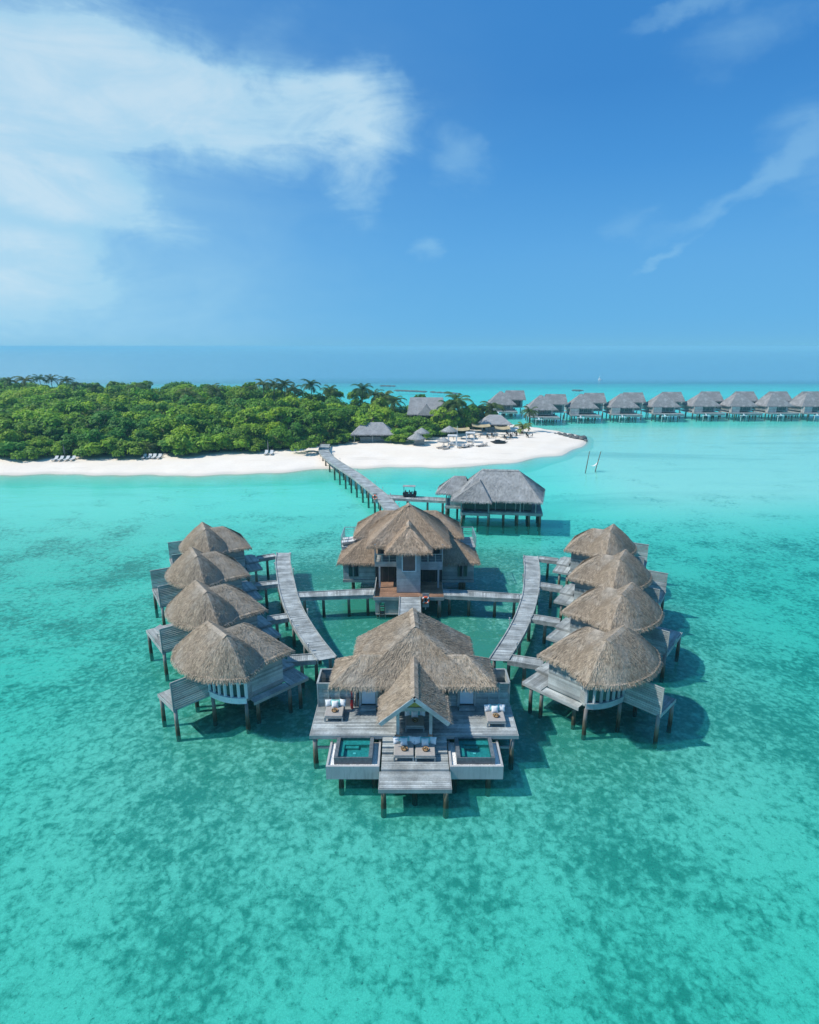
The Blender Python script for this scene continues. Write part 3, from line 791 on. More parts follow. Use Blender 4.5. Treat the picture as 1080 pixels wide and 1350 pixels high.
for x0 in (-3.02, 3.18):
    m = fmb(); m.box(x0 - .16, x0 - .02, 32.70, 32.95, 2.02, 4.15); m.box(x0 + .88, x0 + 1.02, 32.70, 32.95, 2.02, 4.15); m.box(x0 - .02, x0 + .88, 32.72, 32.93, 4.02, 4.14); f = fp(m, 'door_frame', 'siding')
    m = fmb(); m.box(x0, x0 + .86, 32.78, 32.84, 2.24, 4.01); d = fp(m, 'door', 'door', f)
    m = fmb(); m.box(x0 + .40, x0 + .46, 32.74, 32.775, 3.62, 3.70); fp(m, 'handle', 'black', f)
    m = fmb(); m.box(x0 - .06, x0 + .92, 32.32, 32.69, 2.03, 2.19); fp(m, 'door_step', 'deck')
# bath courts
for s, xo, xi in ((-1, -5.78, -3.5), (1, 6.28, 4.16)):
    m = fmb()
    m.siding((xo, 32.86), (xi, 32.86), 1.95, 3.62, .155); m.siding((xo, 34.55), (xi, 34.55), 1.95, 3.62, .155); m.siding((xo, 32.9), (xo, 34.5), 1.95, 3.62, .155)
    lo, hi = min(xo, xi), max(xo, xi)
    m.beam((lo - .06, 32.86, 3.65), (hi, 32.86, 3.65), .12, .05); m.beam((lo - .06, 34.55, 3.65), (hi, 34.55, 3.65), .12, .05); m.beam((xo, 32.93, 3.652), (xo, 34.48, 3.652), .12, .05)
    for x in (xo, xo * .7 + xi * .3, xo * .4 + xi * .6): m.box(x - .04, x + .04, 32.80, 32.836, 1.9, 3.62)
    fp(m, 'court_wall', 'siding')
    m = fmb(); m.planks(lo, hi, 32.95, 34.5, 2.1, 'x'); fp(m, 'court_floor', 'deck')
# decks
m = fmb(); m.planks(-5.82, 6.36, 30.02, 32.84, 2.0, 'x', .148); m.planks(-1.72, 2.28, 32.84, 33.2, 2.0, 'x', .148); fp(m, 'main_deck', 'deck')
m = fmb(); m.planks(-.80, 1.38, 29.42, 30.0, 2.0, 'x', .145); m.beam((-.8, 29.40, 1.86), (1.38, 29.40, 1.86), .04, .26); fp(m, 'porch_floor', 'deck')
m = fmb(); m.planks(-1.58, 2.20, 27.80, 29.9, 1.40, 'x', .145); fp(m, 'pool_deck', 'deck')
m = fmb(); m.planks(-1.62, 2.22, 26.46, 27.78, 1.27, 'x', .145); fp(m, 'front_platform', 'deck')
m = fmb()
for k in range(3):
    y = 29.62 - k * .3; z = 1.86 - k * .15
    m.planks(-1.58, -.84, y, y + .34, z, 'x', .17); m.planks(1.42, 2.18, y, y + .34, z, 'x', .17)
    m.box(-1.57, -.85, y + .02, y + .05, z - .15, z - .05); m.box(1.43, 2.17, y + .02, y + .05, z - .15, z - .05)
m.box(-.80, 1.38, 29.18, 29.38, 1.42, 1.58)
fp(m, 'steps', 'deck')
m = fmb()
m.beam((-5.84, 29.98, 1.86), (-.86, 29.98, 1.86), .05, .24); m.beam((1.44, 29.98, 1.86), (6.38, 29.98, 1.86), .05, .24)
m.beam((-5.86, 29.95, 1.86), (-5.86, 34.6, 1.86), .05, .24); m.beam((6.40, 29.95, 1.86), (6.40, 34.6, 1.86), .05, .24)
m.beam((-1.64, 26.42, 1.13), (2.24, 26.42, 1.13), .05, .24); m.beam((-1.65, 26.4, 1.13), (-1.65, 27.78, 1.13), .04, .24); m.beam((2.25, 26.4, 1.13), (2.25, 27.78, 1.13), .04, .24)
m.beam((-1.58, 27.79, 1.32), (2.2, 27.79, 1.32), .03, .10)
fp(m, 'fascia', 'beam')
m = fmb(); m.box(-5.6, 6.1, 30.1, 37.5, 1.62, 1.93); m.box(-1.5, 2.1, 26.6, 29.9, 1.0, 1.2); fp(m, 'floor_frame', 'beam')
m = fmb()
for x in (-5.62, 6.12):
    m.beam((x, 30.2, 1.0), (x + (1.1 if x < 0 else -1.1), 30.2, 1.0), .10, .14); m.beam((x, 30.25, 1.0), (x, 33.6, 1.0), .10, .14)
fp(m, 'brace', 'beam')
# pools
for i, x0 in enumerate((-4.66, 2.25)):
    x1 = x0 + 2.98; y0, y1 = 27.86, 30.1; w = .12
    m = fmb()
    m.box(x0, x1, y0, y0 + w, .68, 1.52); m.box(x0, x0 + w, y0 + w, y1, .68, 1.52); m.box(x1 - w, x1, y0 + w, y1, .68, 1.52); m.box(x0 + w, x1 - w, y0 + w, y1, .68, .85)
    b = fp(m, 'pool_basin', 'plaster')
    m = fmb(); m.box(x0 + w, x1 - w, y0 + w, y1 - .01, .86, 1.40)
    for _ in range(700):
        px, py = random.uniform(x0 + w + .03, x1 - w - .03), random.uniform(y0 + w + .03, y1 - .05); r = random.uniform(.02, .05); m.ball((px, py, 1.40), (r, r, r * .7), 5, 4)
    fp(m, 'pebble_bed', 'pebble', b)
    a0 = x0 + .42 if i == 0 else x0 + .40; a1 = a0 + 2.15; c0, c1 = y0 + .30, 30.0; t_ = .21; zt = 1.88 if i == 0 else 1.86
    m = fmb()
    tf = .07; m.box(a0, a1, c0, c0 + tf, 1.42, zt - .02); m.box(a0, a0 + t_, c0 + tf, c1, 1.42, zt); m.box(a1 - t_, a1, c0 + tf, c1, 1.42, zt); m.box(a0 + t_, a1 - t_, c1 - .12, c1, 1.42, zt + .03)
    p = fp(m, 'plunge_pool', 'pooltile')
    m = fmb(); m.box(a0 + t_, a1 - t_, c0 + tf, c1 - .12, .87, 1.50)
    # inner bench running round the back and left
    m.box(a0 + t_, a0 + t_ + .28, c0 + tf + .25, c1 - .13, 1.51, 1.70); m.box(a0 + t_ + .29, a1 - t_ - .01, c1 - .50, c1 - .13, 1.51, 1.70); m.box(a0 + t_ + .29, a0 + t_ + 1.1, c1 - .72, c1 - .51, 1.51, 1.62)
    fp(m, 'pool_bench', 'poolfloor', p)
    m = fmb(); m.box(a0 + 1.0, a0 + 1.16, c0 + .75, c0 + .86, 1.501, 1.53); fp(m, 'drain_grille', 'white', p)
    m = fmb(); z = zt - .028; m.add([(a0 + t_ - .005, c0 + tf - .005, z), (a1 - t_ + .005, c0 + tf - .005, z), (a1 - t_ + .005, c1 - .115, z), (a0 + t_ - .005, c1 - .115, z)], [(0, 1, 2, 3)]); fp(m, 'water', 'pool', p)
for x, y, z in [(-5.6, 30.15, 1.7), (6.1, 30.15, 1.7), (-5.6, 33.4, 1.7), (6.1, 33.4, 1.7), (-1.40, 26.55, 1.1), (1.98, 26.55, 1.1), (-3.85, 28.1, .7), (-2.0, 28.3, .7), (2.55, 28.3, .7), (4.45, 28.1, .7),
                (-1.4, 29.5, 1.1), (2.0, 29.5, 1.1), (.3, 27.4, 1.1), (-4.3, 30.1, .8), (5.0, 30.1, .8), (-3.2, 36.8, 1.7), (3.9, 36.8, 1.7), (.3, 33, 1.7), (-3, 33.4, 1.7), (3.6, 33.4, 1.7)]:
    pile(fv, x, y, z, .14, 1, FVO)

# bathtub in the right bath court
t = thing('bathtub', 'white oval bathtub in the walled court beside the front villa', 'bathtub', (5.55, 33.75, 2.1))
def tub(m, r, h0, h1, wall):
    n = 24; vs = []; fs = []
    prof = [(1.0, h1), (.93, h0), (.55, h0), ] if not wall else [(1.0, h1), (1.06, h1 + .02), (1.06, h1 - .04), (.95, .02)]
    for k, (s_, z) in enumerate(prof):
        for i in range(n): a = 2 * math.pi * i / n; vs.append((r[0] * s_ * math.cos(a), r[1] * s_ * math.sin(a), z))
    for k in range(len(prof) - 1):
        for i in range(n): fs.append((k * n + i, k * n + (i + 1) % n, (k + 1) * n + (i + 1) % n, (k + 1) * n + i))
    if not wall: fs.append(tuple(range((len(prof) - 1) * n, len(prof) * n)))
    m.add(vs, fs)
m = MB(); tub(m, (.62, .42), .12, .60, True); m.build('shell', M['white'], t, True)
m = MB(); tub(m, (.62, .42), .12, .60, False); m.build('basin', M['white'], t, True)
m = MB(); m.cyl((0, .5, 0), (0, .5, .85), .025, .02, 6); m.beam((0, .5, .83), (0, .3, .83), .03, .03); m.build('tap', M['steel'], t)

# daybeds with cushions and baskets
def daybed(x, y, z, where, w=1.15, d=1.25):
    t = thing('daybed', f'low taupe daybed {where}', 'daybed', (x, y, z), 0, 'daybeds of the front villa')
    m = MB()
    m.box(-w / 2, w / 2, -d / 2, d / 2, .24, .30)
    for sx in (-1, 1):
        for sy in (-1, 1): m.box(sx * (w / 2 - .05) - .045, sx * (w / 2 - .05) + .045, sy * (d / 2 - .06) - .045, sy * (d / 2 - .06) + .045, 0, .24)
    m.box(-w / 2, w / 2, d / 2 - .06, d / 2, .30, .62); m.build('frame', M['beam'], t)
    m = MB(); m.box(-w / 2 + .03, w / 2 - .03, -d / 2 + .02, d / 2 - .07, .302, .43); o = m.build('mattress', M['fabric'], t)
    b = o.modifiers.new('bevel', 'BEVEL'); b.width = .035; b.segments = 2
    spec = [('white', -.40, .38, .22, 'at the left end of'), ('aqua', -.16, .40, -.12, 'left of centre on'), ('white', .0, .22, .05, 'in the middle front of'), ('aqua', .18, .40, .1, 'right of centre on'), ('white', .42, .38, -.25, 'at the right end of')]
    for c, ox, oy, rz, place in spec:
        m = MB(); n = 6; s = .21 if c == 'white' else .20
        vs = []; fs = []
        for f_ in (-1, 1):
            for j in range(n + 1):
                for i in range(n + 1):
                    u, v = i / n * 2 - 1, j / n * 2 - 1
                    th = .085 * (1 - u ** 4) * (1 - v ** 4) ; pin = 1 - .10 * (1 - abs(u)) * abs(v) - .10 * (1 - abs(v)) * abs(u)
                    vs.append((u * s * pin, f_ * th, v * s * pin + s))
        K = (n + 1) ** 2
        for j in range(n):
            for i in range(n):
                a = j * (n + 1) + i; fs.append((a, a + 1, a + n + 2, a + n + 1)); fs.append((K + a + n + 1, K + a + n + 2, K + a + 1, K + a))
        m.add(vs, fs); o = m.build('cushion', M['cushion_white' if c == 'white' else 'cushion_aqua'], None, True)
        o.location = (x + ox * w / 1.15, y + oy * d / 1.25, z + .435); o.rotation_euler = (R(-24), 0, rz)
        tag(o, f'{"white" if c == "white" else "aqua"} square cushion {place} the daybed {where}', 'cushion', 'cushions on the daybeds')
    k = thing('wicker_basket', f'round wicker tray with dark hoop on the daybed {where}', 'basket', (x + .02, y - .12, z + .432), 0, 'baskets on the daybeds')
    m = MB(); m.cyl((0, 0, .0), (0, 0, .06), .17, .19, 14); m.torus((0, 0, .07), .185, .022, 'z', 16, 6); m.build('tray', M['wicker'], k)
    m = MB(); m.torus((0, -.16, .13), .13, .022, 'y', 16, 6); m.build('hoop', M['dark_wicker'], k)
    m = MB(); m.ball((-.05, .02, .11), .06); m.ball((.06, -.03, .11), .055); m.build('contents', M['ochre'], k)
daybed(-4.62, 31.85, 2.0, 'by the red extinguisher')
daybed(5.22, 31.32, 2.0, 'on the right deck corner')
daybed(-.32, 29.03, 1.40, 'nearer the left pool', 1.17)
daybed(.90, 28.99, 1.40, 'nearer the right pool', 1.17)
daybed(.32, 30.85, 2.0, 'under the porch gable')
t = thing('fire_extinguisher', 'red fire extinguisher on the wall left of the front door', 'extinguisher', (-3.62, 32.55, 2.0))
m = MB(); m.cyl((0, 0, .08), (0, 0, .62), .09, .09, 12); m.ball((0, 0, .62), (.09, .09, .07), 12, 6); m.build('cylinder', M['red'], t, True)
m = MB(); m.cyl((0, 0, .66), (0, 0, .76), .03, .03, 8); m.beam((-.02, 0, .78), (.09, 0, .80), .03, .02); m.build('valve', M['black'], t)
m = MB(); m.box(-.03, .03, .10, .14, .0, 1.35); m.box(-.05, .05, .02, .10, 1.05, 1.28); m.build('stand', M['red'], t)

# ------------------------------------------------------------------ two-storey tower house in the middle
THO = (-.05, 54.0, 0)
th = thing('tower_house', 'two storey thatched house with brown terrace between the villa rows', 'house', THO)
def tmb(): return MB(1, THO)
def tp(m, name, k, parent=None): return m.build(name, M[k], parent or th)
X = -.07
m = tmb(); thatch(m, [(X - 3.85, 52.05), (X + 3.85, 52.05), (X + 3.85, 59.8), (X - 3.85, 59.8)], ((X, 55.95), (X, 56.1)), 6.15, 9.2, .05, 150, 60, 12, .3); r1 = tp(m, 'main_roof', 'thatch_brown')
m = tmb(); ridge_cap(m, [(X, 55.6, 9.05), (X, 56.2, 9.22)], .4); tp(m, 'ridge_cap', 'thatch_tan', r1)
m = tmb(); thatch(m, [(X - 2.06, 50.35), (X + 2.06, 50.35), (X + 2.06, 55.2), (X - 2.06, 55.2)], ((X, 52.4), (X, 54.4)), 6.12, 8.05, .0, 150, 70, 8, .3); r2 = tp(m, 'stair_roof', 'thatch_brown')
m = tmb(); ridge_cap(m, [(X, 52.15, 7.92), (X, 53.6, 8.05)], .42, .06); tp(m, 'ridge_cap', 'thatch_tan', r2)
m = tmb(); thatch(m, [(-5.65, 57.2), (5.45, 57.2), (5.45, 62.6), (-5.65, 62.6)], ((-3.0, 59.9), (2.8, 59.9)), 5.35, 7.45, .12, 150, 60, 9, .3); tp(m, 'rear_roof', 'thatch_brown')
m = tmb(); thatch(m, [(-6.95, 54.15), (-2.0, 54.15), (-2.0, 58.6), (-6.95, 58.6)], ((-4.55, 56.35), (-3.0, 56.35)), 3.72, 5.5, .0, 150, 60, 8, .3); tp(m, 'wing_roof', 'thatch_brown')
m = tmb(); thatch(m, [(2.0, 54.15), (6.80, 54.15), (6.80, 58.6), (2.0, 58.6)], ((3.0, 56.35), (4.4, 56.35)), 3.72, 5.5, .0, 150, 60, 8, .3); tp(m, 'wing_roof', 'thatch_brown')
# stair tower with its tall window
m = tmb()
m.siding((-1.17, 50.9), (1.0, 50.9), 2.02, 4.12, .36, .05, .012); m.siding((-1.17, 50.9), (-.66, 50.9), 4.12, 6.2, .36, .05, .012); m.siding((.58, 50.9), (1.0, 50.9), 4.12, 6.2, .36, .05, .012); m.siding((-.66, 50.9), (.58, 50.9), 5.78, 6.2, .2, .05, .012)
m.siding((-1.17, 53.4), (-1.17, 50.94), 2.02, 6.2, .36, .05, .012); m.siding((1.0, 50.94), (1.0, 53.4), 2.02, 6.2, .36, .05, .012)
tw = tp(m, 'stair_tower', 'bluewood')
m = tmb()
for a, b in (((-.66, 50.86, 4.12), (-.66, 50.86, 5.78)), ((.58, 50.86, 4.12), (.58, 50.86, 5.78))): m.box(a[0] - .05, a[0] + .05, 50.83, 50.95, 4.1, 5.8)
m.box(-.61, .53, 50.83, 50.95, 4.08, 4.16); m.box(-.61, .53, 50.83, 50.95, 5.74, 5.82); wf = tp(m, 'window', 'white', tw)
m = tmb(); m.box(-.62, .54, 50.93, 50.96, 4.14, 5.76); tp(m, 'pane', 'glass', tw)
# ground storey
m = tmb()
m.siding((-6.55, 54.8), (-3.3, 54.8), 1.75, 3.9, .17); m.siding((3.15, 54.8), (6.35, 54.8), 1.75, 3.9, .17)
m.siding((-6.55, 60.5), (-6.55, 54.84), 1.75, 3.9, .17); m.siding((6.35, 54.84), (6.35, 60.5), 1.75, 3.9, .17); m.siding((6.35, 60.5), (-6.55, 60.5), 1.75, 3.9, .17)
tp(m, 'ground_wall', 'siding')
for x0, x1 in ((-6.0, -5.62), (-5.5, -5.05), (4.75, 5.2), (5.32, 5.7)):
    m = tmb(); m.box(x0 - .05, x1 + .05, 54.72, 54.775, 2.0, 3.9); w_ = tp(m, 'window', 'beam'); m = tmb(); m.box(x0, x1, 54.70, 54.715, 2.08, 3.82); tp(m, 'pane', 'glass', w_)
m = tmb(); m.box(-6.6, 6.4, 54.7, 60.5, 1.45, 1.72); m.box(-3.2, 3.1, 50.0, 54.6, 1.6, 1.94); tp(m, 'floor_frame', 'beam')
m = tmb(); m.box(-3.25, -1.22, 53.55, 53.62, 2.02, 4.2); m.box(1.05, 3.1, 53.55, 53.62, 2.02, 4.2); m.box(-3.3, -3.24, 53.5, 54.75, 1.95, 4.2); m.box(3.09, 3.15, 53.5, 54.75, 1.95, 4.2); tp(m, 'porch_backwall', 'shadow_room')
m = tmb()
for s in (-1, 1):
    for k in range(3): x = X + s * (1.35 + k * .62); m.box(x - .03, x + .03, 53.44, 53.52, 2.02, 3.9)
pd = tp(m, 'porch_door', 'dark_wood')
for x in (-2.82, 2.72):
    m = tmb(); m.box(x - .08, x + .08, 52.0, 52.16, 2.02, 4.1); tp(m, 'post', 'bluewood')
m = tmb(); m.planks(-3.25, -1.2, 49.95, 53.5, 2.0, 'x', .145); m.planks(1.03, 3.12, 49.95, 53.5, 2.0, 'x', .145); m.planks(-1.2, 1.03, 49.95, 50.84, 2.0, 'x', .145); tp(m, 'terrace', 'brown')
m = tmb(); m.beam((-3.27, 49.92, 1.82), (3.14, 49.92, 1.82), .06, .30); m.beam((-3.28, 49.95, 1.82), (-3.28, 53.5, 1.82), .05, .3); m.beam((3.15, 49.95, 1.82), (3.15, 53.5, 1.82), .05, .3); tp(m, 'fascia', 'beam')
m = tmb(); m.box(-3.23, -3.17, 50.05, 53.5, 2.01, 2.5); tp(m, 'terrace_parapet', 'siding')
# upper storey: balconies, walls, terraces
for s, x0, x1 in ((-1, -3.25, -1.22), (1, 1.05, 3.10)):
    m = tmb(); m.box(x0, x1, 52.1, 54.6, 4.30, 4.50); m.siding((x0, 52.08), (x1, 52.08), 4.12 if s < 0 else 3.80, 4.62, .16, .04); xe = x0 if s < 0 else x1; m.siding((xe, 54.5), (xe, 52.1), 4.05, 4.62, .16, .04)
    b = tp(m, 'balcony', 'beam' if s < 0 else 'bluewood')
    m = tmb()
    m.beam((x0, 52.07, 5.36), (x1, 52.07, 5.36), .07, .06); m.beam((xe, 52.1, 5.36), (xe, 54.4, 5.36), .06, .06)
    for k in range(4): x = x0 + (x1 - x0) * k / 3; m.box(x - .035, x + .035, 52.04, 52.10, 4.62, 5.33)
    for z in (4.85, 5.1): m.beam((x0, 52.07, z), (x1, 52.07, z), .02, .02)
    tp(m, 'railing', 'steel', b)
    m = tmb(); xe2 = x0 + .04 if s < 0 else x1 - .04; m.box(xe2 - .06, xe2 + .06, 52.12, 52.24, 4.5, 6.3); tp(m, 'post', 'bluewood', b)
m = tmb(); m.box(-3.1, 3.0, 54.3, 59.0, 4.3, 6.4); m.box(-4.9, 4.7, 57.9, 62.0, 3.9, 5.6); tp(m, 'upper_wall', 'siding')
m = tmb(); m.box(-3.05, -1.25, 54.22, 54.27, 4.52, 6.2); m.box(1.1, 2.95, 54.22, 54.27, 4.52, 6.2); tp(m, 'upper_glazing', 'glass')
for s, x0, x1 in ((-1, -7.0, -4.95), (1, 4.75, 6.80)):
    m = tmb(); m.planks(x0, x1, 57.6, 61.0, 4.15, 'x', .15); m.box(x0 + .02, x1 - .02, 57.65, 60.95, 3.75, 4.08); tt = tp(m, 'roof_terrace', 'deck')
    m = tmb(); xe = x0 if s < 0 else x1
    for y in (57.6, 58.7, 59.8, 60.95): m.box(xe - .035, xe + .035, y - .035, y + .035, 4.15, 5.28)
    m.beam((xe, 57.6, 5.28), (xe, 61, 5.28), .06, .05); m.beam((x0, 60.97, 5.26), (x1, 60.97, 5.26), .06, .05)
    for z in (4.5, 4.75, 5.0): m.beam((xe, 57.6, z), (xe, 61, z), .02, .02); m.beam((x0, 60.97, z), (x1, 60.97, z), .02, .02)
    m.box((x0 + x1) / 2 - .03, (x0 + x1) / 2 + .03, 60.94, 61.0, 4.15, 5.26)
    tp(m, 'railing', 'steel', tt)
lounger_obj('deck_lounger', 'pale lounger on the left upper terrace, nearer of the two', -6.15, 58.5, 4.15, R(-68), 'loungers on the upper terrace')
lounger_obj('deck_lounger', 'pale lounger on the left upper terrace, further of the two', -6.05, 59.5, 4.15, R(-68), 'loungers on the upper terrace')
for x, y, z in [(-2.86, 50.15, 1.6), (2.75, 50.15, 1.6), (-5.75, 56.2, 1.5), (5.55, 56.2, 1.5), (-2.9, 53.2, 1.6), (2.8, 53.2, 1.6), (-.9, 50.2, 1.6), (1.0, 50.3, 1.6), (-5.7, 60, 1.5), (5.5, 60, 1.5), (-2, 57, 1.5), (2, 57, 1.5), (5.2, 56.2, 1.5)]:
    pile(th, x, y, z, .17, 1, THO)
# boat landing under the terrace
m = tmb()
m.box(-3.15, -2.8, 49.98, 50.04, .35, 1.66); m.box(-2.8, -2.2, 49.98, 50.04, 1.40, 1.66); m.box(-2.8, -2.2, 49.98, 50.04, .95, 1.1); m.siding((-2.2, 50.01), (-1.0, 50.01), .35, 1.66, .2, .04); m.box(-3.12, -1.05, 49.9, 50.5, .22, .32)
for x in (-2.78, -2.22): m.box(x - .04, x + .04, 49.96, 50.08, -.2, 1.5)
lp = tp(m, 'boat_landing', 'beam')
m = tmb()
for k in range(5): m.box(-2.7, -2.3, 49.8 - k * .03, 49.86 - k * .03, .1 + k * .26, .16 + k * .26)
m.beam((-2.72, 49.85, -.4), (-2.72, 49.72, 1.5), .05, .05); m.beam((-2.28, 49.85, -.4), (-2.28, 49.72, 1.5), .05, .05); tp(m, 'ladder', 'dark_wood', lp)

def lifebuoy(x, y, z, label, rz=0):
    t = thing('lifebuoy', label, 'lifebuoy', (x, y, z), rz)
    m = MB(); m.box(-.30, .30, .10, .15, -.75, .62); m.box(-.05, .05, .15, .22, -1.0, .6); m.build('board', M['beam'], t)
    m = MB(); m.torus((0, 0, 0), .29, .085, 'y', 24, 10); m.build('ring', M['orange'], t, True)
    m = MB()
    for k in range(4):
        a = R(45 + 90 * k); c = Vector((.29 * math.cos(a), 0, .29 * math.sin(a))); dd = Vector((-math.sin(a), 0, math.cos(a))) * .06
        m.cyl(c - dd, c + dd, .094, .094, 10)
    m.build('white_band', M['white'], t, True)
    m = MB(); m.box(-.06, .06, .07, .099, -.12, .12); m.build('rope_hook', M['black'], t)
lifebuoy(1.48, 49.70, 1.78, 'orange lifebuoy on the brown terrace edge of the tower house')
bx, by = survey(494.5, 655, 2.4)
lifebuoy(bx, by, 2.35, 'orange lifebuoy on the left edge of the long beach bridge', R(-15))

# ------------------------------------------------------------------ long bridge to the beach
BL = [(-.2, 68.0), (-2.2, 75.5), (-3.75, 81.5), (-5.15, 87.3), (-7.55, 94.6), (-10.35, 102.2), (-13.45, 109.7), (-16.5, 117.3), (-18.9, 124.5), (-20.3, 131.0), (-20.9, 138.5)]
BR = [(2.2, 67.3), (.2, 75.0), (-1.45, 81.3), (-2.95, 87.3), (-5.35, 94.6), (-8.0, 102.3), (-11.05, 109.9), (-14.25, 117.6), (-16.7, 125.0), (-18.1, 131.3), (-18.7, 138.5)]
walkway('beach_bridge', 'long curving grey bridge leading from the houses to the beach', 'bridge', BL, BR, 1.95, 3.8,
        [(.13, -1), (.2, 1), (.27, -1), (.34, 1), (.40, 1), (.47, -1), (.55, 1), (.62, -1), (.70, 1), (.78, 1), (.86, -1), (.28, 1)], None, .3, 1.9, .15)
LGO = (12.9, 82.4, 0); LRZ = R(-8.5)
lc, ls = math.cos(LRZ), math.sin(LRZ)
def lw(x, y): return (LGO[0] + lc * x - ls * y, LGO[1] + ls * x + lc * y)
walkway('lodge_walkway', 'short walkway from the beach bridge to the grey stilted lodge', 'walkway',
        [(-2.9, 86.3), tuple(lw(-7.6, 1.0))], [(-3.5, 88.6), tuple(lw(-7.6, 3.0))], 1.97, 2.6)

# ------------------------------------------------------------------ grey lodge on stilts
lg = thing('stilt_lodge', 'grey thatched lodge with glass walls standing on stilts', 'lodge', LGO, LRZ)
def lgp(m, name, k, parent=None): return m.build(name, M[k], parent or lg)
m = MB(); thatch(m, [(-6.1, -4.3), (5.7, -4.3), (6.6, 3.9), (-6.1, 3.9)], ((-2.6, .2), (2.55, .2)), 3.75, 7.15, .04, 90, 45, 10, .4); rr = lgp(m, 'main_roof', 'thatch_grey')
m = MB(); ridge_cap(m, [(-2.65, .2, 7.15), (2.6, .2, 7.15)], .5); ridge_cap(m, [(2.55, .2, 7.1), (5.6, -4.2, 3.85)], .22, .02); lgp(m, 'ridge_cap', 'thatch_grey', rr)
m = MB(); thatch(m, [(-6.5, -5.1), (-1.1, -5.1), (-1.1, 0), (-6.5, 0)], ((-2.75, -2.5), (-2.7, 0)), 3.72, 6.05, .04, 90, 45, 9, .4); lgp(m, 'front_roof', 'thatch_grey')
m = MB(); thatch(m, [(-9.0, -1.3), (-4.0, -1.3), (-4.0, 3.6), (-9.0, 3.6)], ((-6.6, 1.1), (-5, 1.1)), 3.75, 5.9, .04, 90, 45, 8, .4); lgp(m, 'porch_roof', 'thatch_grey')
m = MB(); m.planks(-7.7, -5.2, -1.2, 3.6, 1.9, 'y', .15); m.planks(-5.3, -1.35, -4.3, -3.3, 1.9, 'x', .15); m.planks(-1.3, 5.1, -3.2, -2.5, 1.9, 'x', .15); m.planks(4.5, 5.9, -3.2, 3.5, 1.9, 'y', .15); lgp(m, 'deck', 'deck')
m = MB(); m.beam((-5.3, -4.32, 1.7), (-1.3, -4.32, 1.7), .08, .38); m.beam((-1.28, -3.22, 1.66), (5.95, -3.22, 1.66), .08, .38); m.beam((5.95, -3.2, 1.66), (5.95, 3.5, 1.66), .08, .38); m.beam((-7.74, -1.24, 1.72), (-5.3, -1.24, 1.72), .08, .34)
m.box(-5.2, 5.8, -3.1, 3.5, 1.45, 1.82); lgp(m, 'floor_frame', 'beam')
m = MB(); m.siding((-7.0, -1.0), (-5.15, -1.0), 1.92, 3.9); m.siding((-5.15, 3.4), (-5.15, -4.1), 1.92, 3.9); m.siding((4.4, 3.3), (-5.1, 3.3), 1.92, 3.9); m.box(-5.0, 4.3, .8, .9, 1.92, 3.9); lgp(m, 'wall', 'siding')
m = MB(); m.box(-5.0, -1.5, -3.25, -3.2, 1.92, 3.9); m.box(-1.45, 4.4, -2.45, -2.40, 1.92, 3.9); m.box(4.4, 4.45, -2.4, 3.2, 1.92, 3.9); gg = lgp(m, 'glass_wall', 'glass')
m = MB()
for x in (-5.0, -3.3, -1.5): m.box(x - .05, x + .05, -3.34, -3.26, 1.92, 3.9)
for x in (-.5, .9, 2.3, 3.4): m.box(x - .05, x + .05, -2.54, -2.46, 1.92, 3.9)
lgp(m, 'mullion', 'beam', gg)
for x, y in [(-1.4, -4.2), (-5.2, -4.2), (2.9, -3.1), (5.0, -3.1), (5.75, 0), (5.75, 3.2), (-7.5, -.9), (-7.5, 3.3)]:
    m = MB(); m.box(x - .08, x + .08, y - .08, y + .08, 1.92, 3.9); lgp(m, 'post', 'beam')
for x in (-5.1, -2.9, -1.4, .7, 2.6, 4.2, 5.7):
    for y in (-3.05, -.9, 1.4, 3.3):
        if x == -2.9 and y > -1: continue
        pile(lg, x, y, 1.55, .14)
for x, y in [(-5.1, -4.2), (-1.45, -4.2), (-7.5, -1.1), (-7.5, 1.2), (-7.5, 3.3), (-6.2, 3.2)]: pile(lg, x, y, 1.6, .14)

# golf cart parked on the lodge walkway
gcx, gcy = 0.05, 87.45
gc = thing('golf_cart', 'dark golf cart with grey canopy on the lodge walkway', 'golf cart', (gcx, gcy, 1.98), R(-6)); gc.scale = (.9, .9, .9)
m = MB(); m.box(-1.1, 1.1, -.55, .55, .28, .42); m.box(-1.15, -.72, -.52, .52, .42, .72); m.box(.62, 1.12, -.5, .5, .42, .85); m.beam((1.1, 0, .8), (.72, 0, 1.05), .9, .05); m.build('body', M['black'], gc)
m = MB()
for x in (-.45, .2): m.box(x - .22, x + .22, -.48, .48, .62, .72); m.beam((x - .22, 0, .72), (x - .30, 0, 1.08), .92, .08)
m.build('seat', M['dark_wicker'], gc)
m = MB(); m.box(-1.15, .95, -.60, .60, 1.82, 1.88); o = m.build('canopy', M['beam'], gc)
m = MB()
for x in (-1.0, .82):
    for y in (-.52, .52): m.beam((x, y, .45), (x, y, 1.82), .04, .04)
m.build('canopy_frame', M['black'], gc)
for x in (-.8, .82):
    for y in (-.5, .5):
        m = MB(); m.cyl((x, y - .09, .23), (x, y + .09, .23), .23, .23, 14); w_ = m.build('wheel', M['black'], gc)
m = MB(); m.torus((.42, -.22, .98), .16, .02, 'z', 12, 6); m.cyl((.42, -.22, .96), (.62, -.22, .7), .02, .02, 6); m.build('steering_wheel', M['black'], gc)

